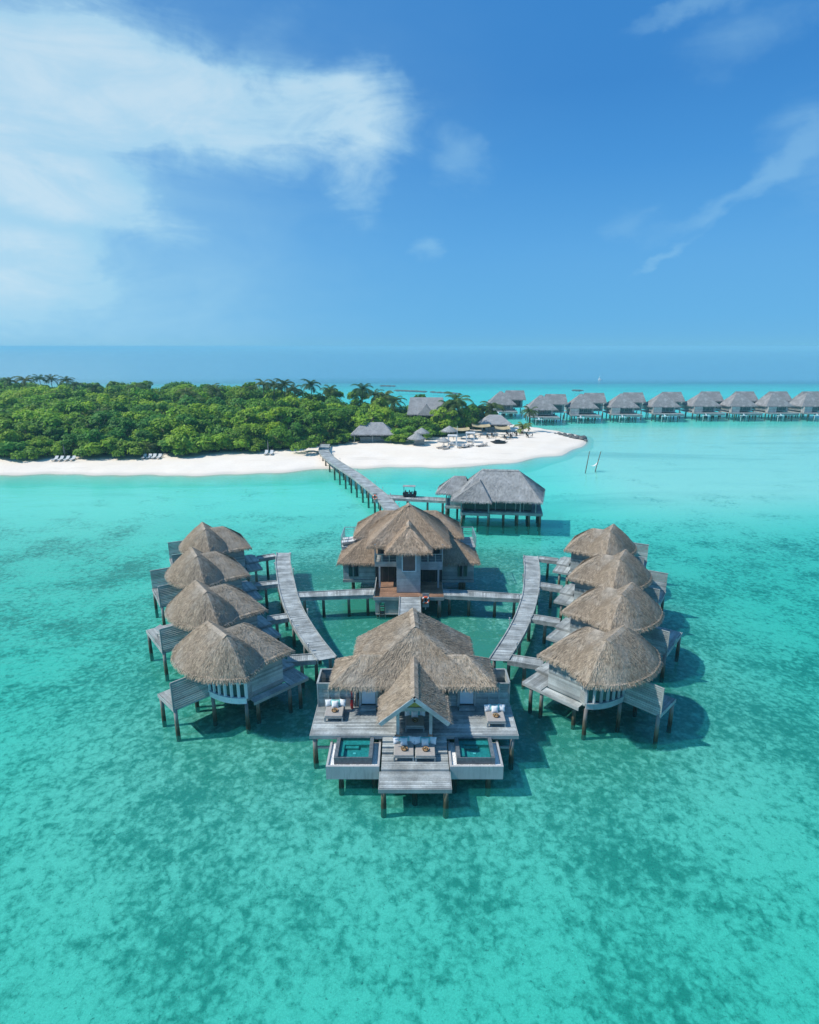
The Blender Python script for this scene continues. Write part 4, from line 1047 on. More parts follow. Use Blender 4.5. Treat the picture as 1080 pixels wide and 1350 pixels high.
# ------------------------------------------------------------------ far row of water villas
def far_villa_proto():
    t = thing('water_villa', '', 'villa', (0, 0, 0), 0, 'grey water villas of the far row')
    m = MB(); thatch(m, [(-6.2, 0), (4.1, 0), (4.1, 8.6), (-6.2, 8.6)], ((-1.7, 4.3), (-.9, 4.3)), 3.7, 8.2, .03, 14, 18, 8, .6, 1.4); m.build('main_roof', M['thatch_far'], t)
    m = MB(); thatch(m, [(0.0, 6.6), (8.3, 6.6), (8.3, 13.6), (0.0, 13.6)], ((1.0, 10.0), (7.8, 10.0)), 5.0, 8.15, .0, 14, 18, 7, .6, 1.4); m.build('rear_roof', M['thatch_far'], t)
    m = MB(); m.siding((-5.3, 1.0), (2.6, 1.0), 1.9, 4.0, .25); m.siding((-5.3, 7.8), (-5.3, 1.0), 1.9, 4.0, .25); m.siding((2.6, 1.0), (2.6, 7.8), 1.9, 4.0, .25); m.siding((7.2, 7.6), (7.2, 12.5), 1.9, 5.2, .25); m.siding((2.7, 7.6), (7.2, 7.6), 1.9, 5.2, .25); m.siding((7.2, 12.5), (-5.3, 12.5), 1.9, 4.4, .3); m.siding((-5.3, 12.5), (-5.3, 7.8), 1.9, 4.2, .3); m.build('wall', M['siding'], t)
    m = MB()
    for x0, x1 in ((-2.2, -.9), (-.8, .5), (.6, 1.9)): m.box(x0, x1, .90, .95, 2.1, 3.8)
    m.box(3.6, 6.4, 7.50, 7.55, 2.3, 4.4); m.build('window', M['glass'], t)
    m = MB(); m.siding((-5.6, -.6), (-2.7, -.6), 1.5, 3.6, .25, .06); m.siding((-5.6, 1.0), (-5.6, -.6), 1.5, 3.6, .25, .06); m.build('privacy_screen', M['white_screen'], t)
    m = MB(); m.planks(-5.7, 4.4, -2.6, .9, 1.5, 'x', .22); m.siding((-1.2, -2.7), (4.4, -2.7), .75, 1.45, .25, .06); m.box(-5.5, 4.2, -2.4, 12.2, 1.1, 1.4); m.build('sun_deck', M['beam'], t)
    m = MB(); m.box(-3.6, -1.3, -3.3, -2.8, .7, .85); m.box(-3.5, -3.35, -3.2, -3.05, -2.0, .7); m.box(-1.6, -1.45, -3.2, -3.05, -2.0, .7); m.beam((-2.6, -2.9, 1.4), (-2.4, -3.4, .8), .5, .08); m.build('boat_step', M['white'], t)
    for x in (-5.2, -2.6, 0, 2.4, 4.8, 7.0):
        for y in (-2.2, 1.2, 6.8, 12.0):
            if x > 4 and y < 6: continue
            pile(t, x, y, 1.4, .16)
    return t
M['white_screen'] = wood('pale_screen_boards', (0.42, 0.43, 0.43), 0.12)
fvp = [(663, 548, -4), (717, 556, -5), (771.5, 553.5, -4), (826, 552.5, -3), (881, 551.5, -1), (935, 550.5, 0), (984, 550.5, 2), (1032, 550.5, 4), (1079, 550.5, 6)]
words = ['first', 'second', 'third', 'fourth', 'fifth', 'sixth', 'seventh', 'eighth', 'ninth']
proto = far_villa_proto()
for i, (px, py, rz) in enumerate(fvp):
    o = proto if i == 0 else copy_tree(proto)
    x, y = survey(px, py, 0); o.location = (x + 1.0, y + 2.4, 0); o.rotation_euler = (0, 0, R(rz))
    o['label'] = f'grey thatched water villa, {words[i]} from the beach in the far row'
hx, hy = survey(665, 547, 0)
t = thing('water_pavilion', 'small grey thatched pavilion with tan wall before the far villas', 'pavilion', (hx, hy + 3, 0))
m = MB(); thatch(m, [(-4.0, -2.5), (4.2, -2.5), (4.2, 4), (-4.0, 4)], ((-.8, .7), (.8, .7)), 3.9, 6.2, 0, 14, 18, 7, .6, 1.4); m.build('roof', M['thatch_far'], t)
m = MB(); m.siding((-3.2, -1.6), (0, -1.6), 1.8, 4.0, .25); m.build('tan_wall', M['orangewood'], t)
m = MB(); m.siding((.1, -1.6), (3.4, -1.6), 1.8, 4.0, .25); m.siding((3.4, -1.6), (3.4, 3), 1.8, 4.0, .25); m.siding((-3.2, 3), (-3.2, -1.6), 1.8, 4.0, .25); m.box(-3.2, 3.4, -1.5, 3, 1.4, 1.75); m.build('wall', M['siding'], t)
for x in (-3, 0, 3.2):
    for y in (-1.4, 2.8): pile(t, x, y, 1.5, .16)

# ------------------------------------------------------------------ island
SHORE = [(-260, 108), (-120, 111), (-79.2, 112.0), (-50.1, 112.7), (-32.6, 113.4), (-24, 115.4), (-16.9, 117.6), (-6.2, 119.4), (9.5, 121.0), (17, 123.6), (23.1, 126.9), (34.8, 134.4), (43.1, 145), (48.2, 157.4), (48.6, 165.8), (44.5, 175), (38, 185.5), (31, 194), (14, 202), (-20, 214), (-60, 250), (-110, 285), (-260, 320)]
def island_height(X_, Y_):
    P = np.array(SHORE); d = np.full(X_.shape, 1e9); inside = np.zeros(X_.shape, bool)
    for i in range(len(P)):
        a, b = P[i], P[(i + 1) % len(P)]; ab = b - a
        t = np.clip(((X_ - a[0]) * ab[0] + (Y_ - a[1]) * ab[1]) / (ab @ ab), 0, 1)
        d = np.minimum(d, np.hypot(X_ - a[0] - t * ab[0], Y_ - a[1] - t * ab[1]))
        cr = ((a[1] > Y_) != (b[1] > Y_)); xi = a[0] + (Y_ - a[1]) / (b[1] - a[1] + 1e-12) * ab[0]
        inside ^= cr & (X_ < xi)
    wob = .5 * np.sin(X_ * .35 + Y_ * .2) + .35 * np.sin(X_ * .9 - Y_ * .5) + .8 * np.sin(X_ * .11)
    d = np.where(inside, d, -d) + wob
    return np.where(d > 0, 1.35 * (1 - np.exp(-np.maximum(d, 0) / 8.0)), np.maximum(d * .20, -2.4))
def grid_mesh(name, xs, ys, zf, material, k):
    XX, YY = np.meshgrid(xs, ys); ZZ = zf(XX, YY); nx, ny = len(xs), len(ys)
    v = np.stack([XX, YY, ZZ], -1).reshape(-1, 3)
    idx = np.arange(nx * ny).reshape(ny, nx); f = np.stack([idx[:-1, :-1], idx[:-1, 1:], idx[1:, 1:], idx[1:, :-1]], -1).reshape(-1, 4)
    me = bpy.data.meshes.new(name); me.from_pydata(v.tolist(), [], f.tolist()); me.update()
    me.polygons.foreach_set('use_smooth', [True] * len(me.polygons)); me.materials.append(material)
    o = bpy.data.objects.new(name, me); col.objects.link(o); o['kind'] = k; return o
def ground_z(x, y): return float(island_height(np.array([[x]]), np.array([[y]]))[0, 0])
def sand_z(x, y): return island_height(x, y) + .03 * np.sin(x * 1.3 + 2 * np.sin(y * .7)) * (island_height(x, y) > .3) + .025 * np.sin(y * 2.1 + x * .6) * (island_height(x, y) > .3)
grid_mesh('beach', np.arange(-255, 68, 1.3), np.arange(94, 322, 1.3), sand_z, M['sand'], 'structure')
def smooth(a, b, v): t = np.clip((v - a) / (b - a), 0, 1); return t * t * (3 - 2 * t)
def bed_z(x, y):
    d = -1.35 - .15 * np.sin(x * .11) * np.sin(y * .09)
    villas = np.exp(-((x - 1) / 26) ** 4 - ((y - 48) / 26) ** 4); d = d + 1.16 * villas
    lag = smooth(18, 42, x) * smooth(72, 100, y) * (1 - smooth(178, 205, y)); d = d * (1 - lag) + (-.48) * lag
    lf = smooth(-10, -40, x) * smooth(60, 80, y) * (1 - smooth(120, 150, y)); d = d * (1 - lf) + (-1.15) * lf
    return d - .7 * smooth(200, 300, y) - 26 * smooth(420, 760, y) - 40 * smooth(500, 3000, y)
ring = np.concatenate([-np.geomspace(40000, 330, 14), np.arange(-300, 301, 6), np.geomspace(330, 40000, 14)])
ringy = np.concatenate([-np.geomspace(3000, 140, 8), np.arange(-120, 560, 5), np.geomspace(580, 60000, 18)])
grid_mesh('seabed', ring, ringy, bed_z, M['seabed'], 'structure')
m = MB(); m.add([(-40000, -3000, 0), (40000, -3000, 0), (40000, 60000, 0), (-40000, 60000, 0)], [(0, 1, 2, 3)]); kind(m.build('sea', M['sea']), 'structure')

# ------------------------------------------------------------------ vegetation
rng = random.Random(11)
def leaf_cards(mb, centre, rad, n, size, rr, up=0.75):
    for _ in range(n):
        d = Vector((rr.gauss(0, 1), rr.gauss(0, 1), rr.gauss(0, 1))).normalized()
        if d.z < -.35: d.z *= -.6
        k = rr.uniform(.72, 1.06)
        p = Vector((centre[0] + d.x * rad[0] * k, centre[1] + d.y * rad[1] * k, centre[2] + d.z * rad[2] * k))
        nrm = (d + Vector((rr.gauss(0, .45), rr.gauss(0, .45), rr.gauss(0, .45) + up))).normalized()
        a = nrm.orthogonal().normalized(); b = nrm.cross(a); t = rr.uniform(0, 6.28); a, b = a * math.cos(t) + b * math.sin(t), b * math.cos(t) - a * math.sin(t)
        s = size * rr.uniform(.6, 1.3)
        mb.add([p - a * s, p - b * s * .55, p + a * s, p + b * s * .55], [(0, 1, 2, 3)])
def crown_mesh(seed, R_, H, n_blob, leaves, size, key='leaf'):
    rr = random.Random(seed); mb = MB()
    for k in range(n_blob):
        a = rr.uniform(0, 6.28); q = R_ * math.sqrt(rr.random()) * .78; z = H * (.35 + .55 * rr.random()) * (1 - .45 * (q / R_) ** 2)
        s = R_ * rr.uniform(.26, .46)
        leaf_cards(mb, (q * math.cos(a), q * math.sin(a), z), (s, s, s * .75), int(leaves / n_blob), size, rr)
    o = mb.build('crown', M[key]); return o
def trunk_mesh(seed, H, R_):
    rr = random.Random(seed); mb = MB(); pts = [Vector((0, 0, -.4))]
    for k in range(1, 5): pts.append(Vector((rr.uniform(-.2, .2) * k, rr.uniform(-.2, .2) * k, H * .55 * k / 4)))
    mb.tube(pts, [.26, .22, .18, .14, .08], 7)
    for k in range(5):
        a = rr.uniform(0, 6.28); b = pts[2 + k % 3]; q = R_ * .6
        mid = b + Vector((q * .5 * math.cos(a), q * .5 * math.sin(a), H * .18)); end = b + Vector((q * math.cos(a), q * math.sin(a), H * .30))
        mb.tube([b, mid, end], [.11, .08, .03], 5)
    return mb.build('trunk', M['bark'])
crowns = []; protos = []
for k in range(6):
    R_ = [3.6, 4.2, 3.2, 4.6, 3.8, 3.0][k]; H = [7.2, 6.6, 7.8, 7.4, 6.0, 6.6][k]
    c = crown_mesh(100 + k, R_, H, 15, 1900, .36); tk = trunk_mesh(200 + k, H, R_)
    protos.append((c, tk, R_, H))
def use_once(o, parent, used):
    """first use takes the object itself, later uses take copies"""
    if o.name not in used: used.add(o.name); o.parent = parent; return o
    return part_copy(o, parent)
used = set()
def broad_tree(x, y, k, s, label, name='broadleaf_tree', group='broadleaf trees of the island wood'):
    c, tk, R_, H = protos[k]
    t = thing(name, label, 'tree', (x, y, ground_z(x, y) - .1), rng.uniform(0, 6.28), group); t.scale = (s, s, s * rng.uniform(.9, 1.12))
    use_once(c, t, used); use_once(tk, t, used); return t
FOREST = [(-190, 122), (-87, 125), (-70, 127), (-54, 130), (-37.5, 132.5), (-25, 135.5), (-15, 144), (-5, 150), (5, 150), (14, 158), (21, 168), (26, 180), (14, 186), (-6, 190), (-35, 203), (-62, 226), (-95, 256), (-190, 280)]
def in_poly(x, y, P):
    r = False
    for i in range(len(P)):
        a, b = P[i], P[(i + 1) % len(P)]
        if (a[1] > y) != (b[1] > y) and x < a[0] + (y - a[1]) / (b[1] - a[1]) * (b[0] - a[0]): r = not r
    return r
CLEAR = [(-11.5, 143, 6.5), (4.8, 165, 6.5), (-19.5, 138, 3.0), (0.3, 147, 4.5), (5.5, 149, 6), (20.5, 163, 7), (13.8, 156.5, 4)]
spots = [(-22, 141), (-26, 146), (-20, 149), (-14, 155), (-8, 158), (-19, 156), (-3, 157), (-24, 152), (-12, 162), (-5, 165), (-1, 172), (4, 176), (10, 176), (-9, 171), (-16, 168), (13, 170), (12, 163), (16, 175), (1, 180), (-6, 178), (-13, 177), (-21, 163), (-3.5, 151), (-1, 154), (2.5, 155.5), (-27, 139), (8, 156), (11, 158.5), (15, 163), (18, 169), (11, 173), (22, 177), (15, 180), (24, 172), (9, 180), (20, 173), (-21, 172), (-12, 184), (-3, 186), (7, 183)]; tries = 0
while len(spots) < 288 and tries < 30000:
    tries += 1
    y = 124 + (rng.random() ** 1.35) * 140; x = rng.uniform(-.74 * y, 27)
    if not in_poly(x, y, FOREST): continue
    md = 4.3 + (y - 124) * .026
    if any((x - a) ** 2 + (y - b) ** 2 < md * md for a, b in spots): continue
    if any((x - a) ** 2 + (y - b) ** 2 < r * r for a, b, r in CLEAR): continue
    spots.append((x, y))
for x, y in spots:
    edge = y < 136 or x > -8
    s = rng.uniform(.70, .98) if edge else rng.uniform(.95, 1.30)
    if y > 185: s *= 1.12
    broad_tree(x, y, rng.randrange(6), s, 'dense green broadleaf tree among the trees of the island wood')
# undergrowth between the trees
mb = MB(); ug = random.Random(5)
n_ = 0
while n_ < 15000:
    y = 124 + (ug.random() ** 1.5) * 100; x = ug.uniform(-.74 * y, 26)
    if not in_poly(x, y, FOREST) or any((x - a) ** 2 + (y - b) ** 2 < (r * .85) ** 2 for a, b, r in CLEAR): continue
    n_ += 1; z = ug.uniform(.9, 1.2 + 2.8 * ug.random()); leaf_cards(mb, (x, y, z), (.5, .5, .4), 1, .42, ug)
kind(mb.build('undergrowth', M['leaf']), 'stuff')
# dark leaf litter under the trees
m = MB()
for gx_ in np.arange(-190, 30, 1.6):
    for gy_ in np.arange(122, 282, 1.6):
        if all(in_poly(a, b, FOREST) for a, b in ((gx_, gy_), (gx_ + 1.6, gy_ + 1.6))) and not any((gx_ - a) ** 2 + (gy_ - b) ** 2 < (r_ * .8) ** 2 for a, b, r_ in CLEAR):
            m.add([(a, b, 0.0) for a, b in ((gx_, gy_), (gx_ + 1.6, gy_), (gx_ + 1.6, gy_ + 1.6), (gx_, gy_ + 1.6))], [(0, 1, 2, 3)])
hz_ = sand_z(np.array([v[0] for v in m.v]), np.array([v[1] for v in m.v])); m.v = [(v[0], v[1], float(z) + .06) for v, z in zip(m.v, hz_)]
M['soil'] = plain('dark_leaf_litter', (0.075, 0.062, 0.04), 0.95, 0.3, .8)
kind(m.build('forest_floor', M['soil']), 'structure')
# beach shrubs along the sand
shr = [crown_mesh(300 + k, 2.4, 2.6, 9, 1300, .25, 'shrub') for k in range(3)]
sh_px = [(110, 602, 1.0), (176, 599, 1.2), (222, 598, 1.2), (286, 597, 1.2), (300, 596, 1.1), (312, 594, 1.1), (460, 583, .7), (452, 586, .7), (440, 588, .6), (524, 584, .9), (534, 581, 1.0), (576, 573, 1.0), (5, 605, 1.1), (28, 606, 1.0), (58, 604, 1.0), (128, 602, 1.2), (144, 602, 1.3), (162, 601, 1.2), (236, 598, 1.3), (254, 597, 1.3), (325, 592, 1.1), (340, 594, 1.0), (370, 590, 1.0), (386, 588, 1.0), (15, 606, 1.0), (45, 605, .8), (120, 604, .9), (135, 604, 1.1), (152, 604, 1.0), (170, 603, 1.1), (185, 600, .9), (205, 597, 1.2), (228, 602, 1.15), (245, 602, 1.25), (262, 601, 1.15), (280, 599, 1.2), (294, 597, .9), (318, 597, 1.0), (332, 597, .95),
         (348, 592, 1.0), (362, 594, .85), (378, 592, .9), (392, 590, .8), (404, 598, 1.05), (70, 600, .9), (90, 598, .9), (107, 599, .8), (215, 590, 1.3), (270, 588, 1.3), (300, 590, 1.3), (525, 587, .8), (510, 584, .8), (536, 585, .8), (571, 577, 1.0), (583, 574, 1.0), (560, 580, .9), (592, 569, 1.0), (548, 574, 1.1), (526, 578, 1.0), (515, 576, .9), (536, 571, 1.1), (570, 568, 1.2), (580, 564, 1.3), (590, 560, 1.2), (602, 561, 1.2), (612, 560, 1.2), (622, 559, 1.0), (556, 566, 1.2), (545, 562, 1.2), (530, 568, 1.2), (598, 566, 1.0), (608, 566, .9), (566, 573, 1.0), (503, 574, 1.0), (455, 580, .9), (447, 583, .8)]
for px, py, s in sh_px:
    x, y = survey(px, py, 1.2); y += 1.6 * s
    t = thing('beach_shrub', 'rounded bright green shrub at the edge of the white beach', 'shrub', (x, y, ground_z(x, y) - .15), rng.uniform(0, 6.28), 'shrubs along the beach'); s *= 1.3; t.scale = (s * rng.uniform(1.0, 1.35), s, s * rng.uniform(.95, 1.25))
    use_once(shr[rng.randrange(3)], t, used)
def palm_mesh(seed, n, L, key):
    rr = random.Random(seed); mb = MB()
    for i in range(n):
        a = i * 2.399 + rr.uniform(-.3, .3); el = rr.uniform(-.05, 1.35); ln = L * rr.uniform(.8, 1.1); segs = 9
        h = Vector((math.cos(a), math.sin(a), 0)); p = Vector((0, 0, 0)); e = el; prev = None
        sd = Vector((-h.y, h.x, 0))
        pts = [p.copy()]
        for k in range(segs):
            p = p + (h * math.cos(e) + Vector((0, 0, math.sin(e)))) * ln / segs; e -= .11 + .03 * k; pts.append(p.copy())
        for k in range(segs):
            q0, q1 = pts[k], pts[k + 1]; d = (q1 - q0).normalized()
            for f in range(3):
                u = q0.lerp(q1, f / 3); prog = (k + f / 3) / segs; ll = L * .30 * math.sin(math.pi * min(.97, .12 + prog * .86)) ** .7
                for s_ in (-1, 1):
                    tip = u + sd * s_ * ll * .8 + d * ll * .55 + Vector((0, 0, -ll * rr.uniform(.25, .6))); w = d * (L * .020)
                    mb.add([u - w, u + w, tip], [(0, 1, 2) if s_ > 0 else (2, 1, 0)])
        for k in range(segs): mb.beam(pts[k], pts[k + 1], .05, .04)
    return mb.build('crown', M[key])
palm_crowns = [palm_mesh(400 + k, 17, 2.9, 'frond') for k in range(3)]
yellow_crown = palm_mesh(410, 15, 2.1, 'frond_yellow')
def palm(px, py, Y, label, s=1.0, crown=None, group='palms rising from the island wood', lean=.6):
    x, z = height_at(px, py, Y); g = ground_z(x, Y)
    t = thing('palm_tree', label, 'palm', (x, Y, g), 0, group)
    H = z - g; lx, ly = rng.uniform(-lean, lean), rng.uniform(-lean, lean); mb = MB()
    pts = [Vector((lx * (1 - u) ** 1.6, ly * (1 - u) ** 1.6, H * u - .2)) for u in (0, .2, .4, .6, .8, 1)]
    mb.tube(pts, [.20, .16, .14, .13, .12, .11], 7); mb.build('trunk', M['bark'], t)
    c = use_once(crown or palm_crowns[rng.randrange(3)], t, used); c.location = (0, 0, H - .2); c.rotation_euler = (0, 0, rng.uniform(0, 6.28)); c.scale = (s, s, s)
    return t
sky_palms = [(12, 503, 235), (33, 502, 236), (52, 500, 225), (67, 500, 232), (87, 502, 228), (100, 508, 225), (178, 514, 205), (190, 514, 212), (246, 518, 200), (279, 513, 200), (285, 516, 190), (252, 524, 180), (325, 516, 195), (347, 509, 195), (361, 511, 192), (375, 510, 197), (388, 517, 190), (410, 510, 190), (436, 518, 186), (478, 516, 185), (494, 523, 182), (508, 526, 182), (520, 532, 178), (75, 522, 200), (130, 548, 158), (255, 532, 176), (125, 512, 215), (560, 538, 176), (575, 538, 177), (590, 538, 178)]
for px, py, Y in sky_palms: palm(px, py - (1 if px < 300 else 3), Y, 'coconut palm with feathery crown rising above the island wood', rng.uniform(1.15, 1.55))
palm(603, 530, 162, 'tall coconut palm with white trunk behind the beach pergolas', 1.9, None, 'palms by the beach bar', .3)
palm(591, 536, 163, 'leaning coconut palm left of the tall white trunked palm', 1.5, None, 'palms by the beach bar', .9)
palm(649, 537, 172, 'bushy coconut palm behind the beach bar roof', 1.6, None, 'palms by the beach bar')
palm(629, 538, 172, 'coconut palm between the tall palm and the beach bar', 1.4, None, 'palms by the beach bar')
palm(699, 542, 166.5, 'slender lone coconut palm on the tip of the beach', 1.15, None, 'palms by the beach bar', .9)
palm(527, 566, 151, 'young yellowish palm between the bar hut and the large roof', 1.2, yellow_crown)
palm(690, 564.5, 163, 'short yellow green palm on the sand beside the beach tables', 1.6, yellow_crown)
palm(192, 590, 127.5, 'low drooping palm behind the beach loungers', 1.1, None, 'palms by the beach bar')

# ------------------------------------------------------------------ buildings and furniture on the island
def hut(name, label, cat, x, y, w, d, ze, zr, ridge_half, rz=0, wall=True, mk='thatch_far', posts=True, cross=False):
    g = ground_z(x, y); t = thing(name, label, cat, (x, y, g), rz)
    m = MB(); thatch(m, [(-w / 2, -d / 2), (w / 2, -d / 2), (w / 2, d / 2), (-w / 2, d / 2)], ((-ridge_half, 0), (ridge_half, 0)), ze, zr, .03, 18, 25, 8, .5, 1.2); m.build('roof', M[mk], t)
    if cross:
        m = MB(); thatch(m, [(-w * .22, -d * .56), (w * .22, -d * .56), (w * .22, 0), (-w * .22, 0)], ((0, -d * .40), (0, 0)), ze - .03, ze + (zr - ze) * .62, .0, 18, 25, 7, .5, 1.2); m.build('gable_roof', M[mk], t)
    if wall:
        m = MB(); m.siding((w * .40, d * .40), (-w * .40, d * .40), .05, ze, .3); m.siding((-w * .40, d * .4), (-w * .40, -d * .1), .05, ze, .3); m.siding((w * .40, -d * .1), (w * .40, d * .4), .05, ze, .3); m.build('wall', M['dark_wood'], t)
        m = MB(); m.box(-w * .3, w * .3, -d * .14, -d * .05, .05, 1.1); m.box(-w * .32, w * .32, -d * .16, -d * .03, 1.1, 1.16); m.build('counter', M['siding'], t)
    if posts:
        for sx in (-1, 0, 1): m = MB(); m.cyl((sx * w * .42, -d * .40, -.3), (sx * w * .42, -d * .40, ze + .05), .1, .09, 7); m.build('post', M['siding'], t)
    return t
x, y = survey(491, 585, 1.2); hut('beach_hut', 'dark thatched open hut under the trees near the bridge end', 'hut', x, y + 3.6, 10.5, 7.0, 2.1, 4.7, 2.4)
hut('pitched_hall', 'large building with steep grey roof and front gable in the wood', 'hall', 4.8, 168.5, 10.5, 8, 4.6, 9.0, 4.6, R(-4), True, 'thatch_far', True, True)
x, y = survey(653.5, 570, 1.2); hut('beach_bar', 'square grey roofed beach bar at the edge of the white sand', 'bar', x, y + 2.6, 8.8, 6.4, 2.2, 4.5, 1.6, 0, True, 'thatch_far')
x, y = survey(4, 570, 1.3); hut('roof_shelter', 'grey roofed shelter half hidden in trees at the left edge', 'shelter', x, y + 12, 8, 6, 3.4, 5.4, 2, 0, True, 'thatch_grey')
x, y = survey(627, 568, 1.2); hut('store_hut', 'narrow grey roofed hut behind the beach bar', 'hut', x, y + 10, 4, 4, 3.0, 6.2, .3, 0, True, 'thatch_far')
def parasol(px, py, label, r, h, group=None, mk='thatch_grey'):
    x, y = survey(px, py, 1.2); g = ground_z(x, y); t = thing('thatched_parasol', label, 'parasol', (x, y, g), 0, group)
    n = 12; m = MB(); thatch(m, [(r * math.cos(2 * math.pi * i / n), r * math.sin(2 * math.pi * i / n)) for i in range(n)], ((0, 0), (0, 0)), h - r * .62, h, .1, 40, 30, 5, .6); m.build('canopy', M[mk], t)
    m = MB(); m.cyl((0, 0, -.4), (0, 0, h - .1), .07, .06, 7); m.build('pole', M['siding'], t)
parasol(549, 587, 'left thatched parasol of the overlapping pair by the shrubs', 2.1, 3.0)
parasol(556, 584, 'right taller thatched parasol of the overlapping pair by the shrubs', 1.9, 3.7)
parasol(585, 589, 'low wide thatched parasol above two beach loungers', 1.5, 2.3)
parasol(592, 584, 'tall thatched parasol behind the white pergola', 2.0, 4.2)
t = None
m = None
x, y = survey(553, 587, 1.2); tt = thing('kiosk', 'small dark kiosk under the pair of thatched parasols', 'kiosk', (x, y + .6, ground_z(x, y)))
m = MB(); m.siding((-1.2, -.5), (1.2, -.5), 0, 1.2, .2); m.siding((1.2, -.5), (1.2, .6), 0, 1.2, .2); m.siding((-1.2, .6), (-1.2, -.5), 0, 1.2, .2); m.box(-1.1, 1.1, -.4, .5, 0, 1.1); m.build('body', M['beam'], tt); m = MB(); m.box(-1.3, 1.3, -.6, .7, 1.2, 1.27); m.build('worktop', M['siding'], tt)
def pergola(px, py, label):
    x, y = survey(px, py, 1.2); t = thing('pergola', label, 'pergola', (x, y, ground_z(x, y)), R(-8), 'white beach pergolas')
    for sx in (-1, 1):
        for sy in (-1, 1): m = MB(); m.box(sx * .95 - .1, sx * .95 + .1, sy * .8 - .1, sy * .8 + .1, -.2, 2.2); m.build('post', M['white'], t)
    m = MB(); m.box(-1.15, 1.15, -1.0, 1.0, 2.2, 2.42); m.build('top', M['canvas'], t); m = MB(); m.box(-.8, .8, -.7, .7, .25, .5); m.build('bed', M['canvas'], t)
pergola(596.5, 587, 'white cube pergola bed, nearer the loungers on the left'); pergola(620, 583, 'white cube pergola bed, between the tall palm and beach bar')
def awning(px, py, w, label):
    x, y = survey(px, py, 1.2); t = thing('awning', label, 'awning', (x, y, ground_z(x, y)), 0, 'straw coloured beach awnings')
    m = MB(); n = 6
    for k in range(n): a, b = -w / 2 + w * k / n, -w / 2 + w * (k + 1) / n; za, zb = 2.5 - .25 * math.sin(math.pi * k / n), 2.5 - .25 * math.sin(math.pi * (k + 1) / n); m.add([(a, -1.5, za), (b, -1.5, zb), (b, 1.5, zb + .3), (a, 1.5, za + .3), (a, -1.5, za - .06), (b, -1.5, zb - .06), (b, 1.5, zb + .24), (a, 1.5, za + .24)], [(0, 1, 2, 3), (7, 6, 5, 4), (0, 4, 5, 1), (2, 6, 7, 3)])
    m.build('cloth', M['ochre'], t)
    for sx in (-1, 1):
        for sy in (-1, 1): m = MB(); m.cyl((sx * w * .47, sy * 1.4, -.2), (sx * w * .47, sy * 1.4, 2.6), .06, .05, 6); m.build('pole', M['dark_wood'], t)
    m = MB(); m.box(-w * .3, w * .3, -.4, .4, .7, .76); m.box(-.06, .06, -.06, .06, 0, .7); m.build('table', M['siding'], t)
awning(608, 579, 4.2, 'straw awning left of the beach bar beside the tall palm'); awning(634, 574, 4.8, 'straw awning right in front of the beach bar'); awning(662, 577, 3.8, 'straw awning at the right corner of the beach bar')
def beach_lounger(px, py, label, group, rz, mk='dark_wood', pad='fabric'):
    x, y = survey(px, py, 1.2); t = thing('beach_lounger', label, 'lounger', (x, y, ground_z(x, y)), rz, group)
    m = MB(); m.box(-.35, .35, -1.0, 1.0, .22, .30)
    for sx in (-.28, .28):
        for sy in (-.85, .85): m.box(sx - .04, sx + .04, sy - .04, sy + .04, -.05, .22)
    m.build('frame', M[mk], t); m = MB(); m.box(-.33, .33, -.98, .35, .302, .40); m.beam((0, .38, .36), (0, .98, .85), .66, .09); m.build('pad', M[pad], t)
for i, px in enumerate((73, 80, 88, 96)): beach_lounger(px, 605.5, 'pale lounger in the row of four at the left end of the beach', 'four loungers at the left end of the beach', R(4), 'beam', 'canvas')
for i, px in enumerate((190, 197, 203, 210)): beach_lounger(px, 603.5, 'pale lounger in the row of four before the long hedge', 'four loungers before the hedge', R(4), 'beam', 'canvas')
for i, px in enumerate((351, 358)): beach_lounger(px, 599, 'pale lounger of the pair left of the bridge end', 'two loungers left of the bridge', R(4), 'beam', 'canvas')
for px, py in ((581, 591), (588, 592), (608, 590), (614, 590), (620, 588.5), (633, 588.5), (638, 588)): beach_lounger(px, py, 'dark low lounger on the open sand before the pergolas', 'dark loungers before the pergolas', R(-55))
x, y = survey(658, 584, 1.2); t = thing('catamaran', 'dark covered catamaran pulled up on the sand below the bar', 'boat', (x, y, ground_z(x, y)), R(10))
for sy in (-.8, .8): m = MB(); m.tube([(-2.0, sy, .35), (-1.2, sy, .25), (0, sy, .22), (1.2, sy, .25), (2.0, sy, .42)], [.06, .24, .28, .24, .05], 8); m.build('hull', M['black'], t, True)
m = MB(); m.box(-1.0, .9, -.75, .75, .50, .60); m.box(-1.1, -.98, -.8, .8, .4, .56); m.box(.9, 1.02, -.8, .8, .4, .56); m.box(-.9, .2, -.5, .5, .601, .85); m.build('trampoline', M['black'], t)
def closed_parasol(px, py, label):
    x, y = survey(px, py, 1.2); t = thing('closed_parasol', label, 'parasol', (x, y, ground_z(x, y)), 0, 'folded beach parasols')
    m = MB(); m.cyl((0, 0, -.2), (0, 0, 2.9), .04, .03, 6); m.build('pole', M['steel'], t); m = MB(); m.tube([(0, 0, 1.1), (0, 0, 1.5), (0, 0, 2.3), (0, 0, 2.85)], [.20, .17, .13, .03], 8); m.build('cloth', M['rock'], t)
closed_parasol(86, 603, 'folded grey parasol among the four leftmost loungers'); closed_parasol(354, 597.5, 'folded grey parasol between the pair of loungers near the bridge')
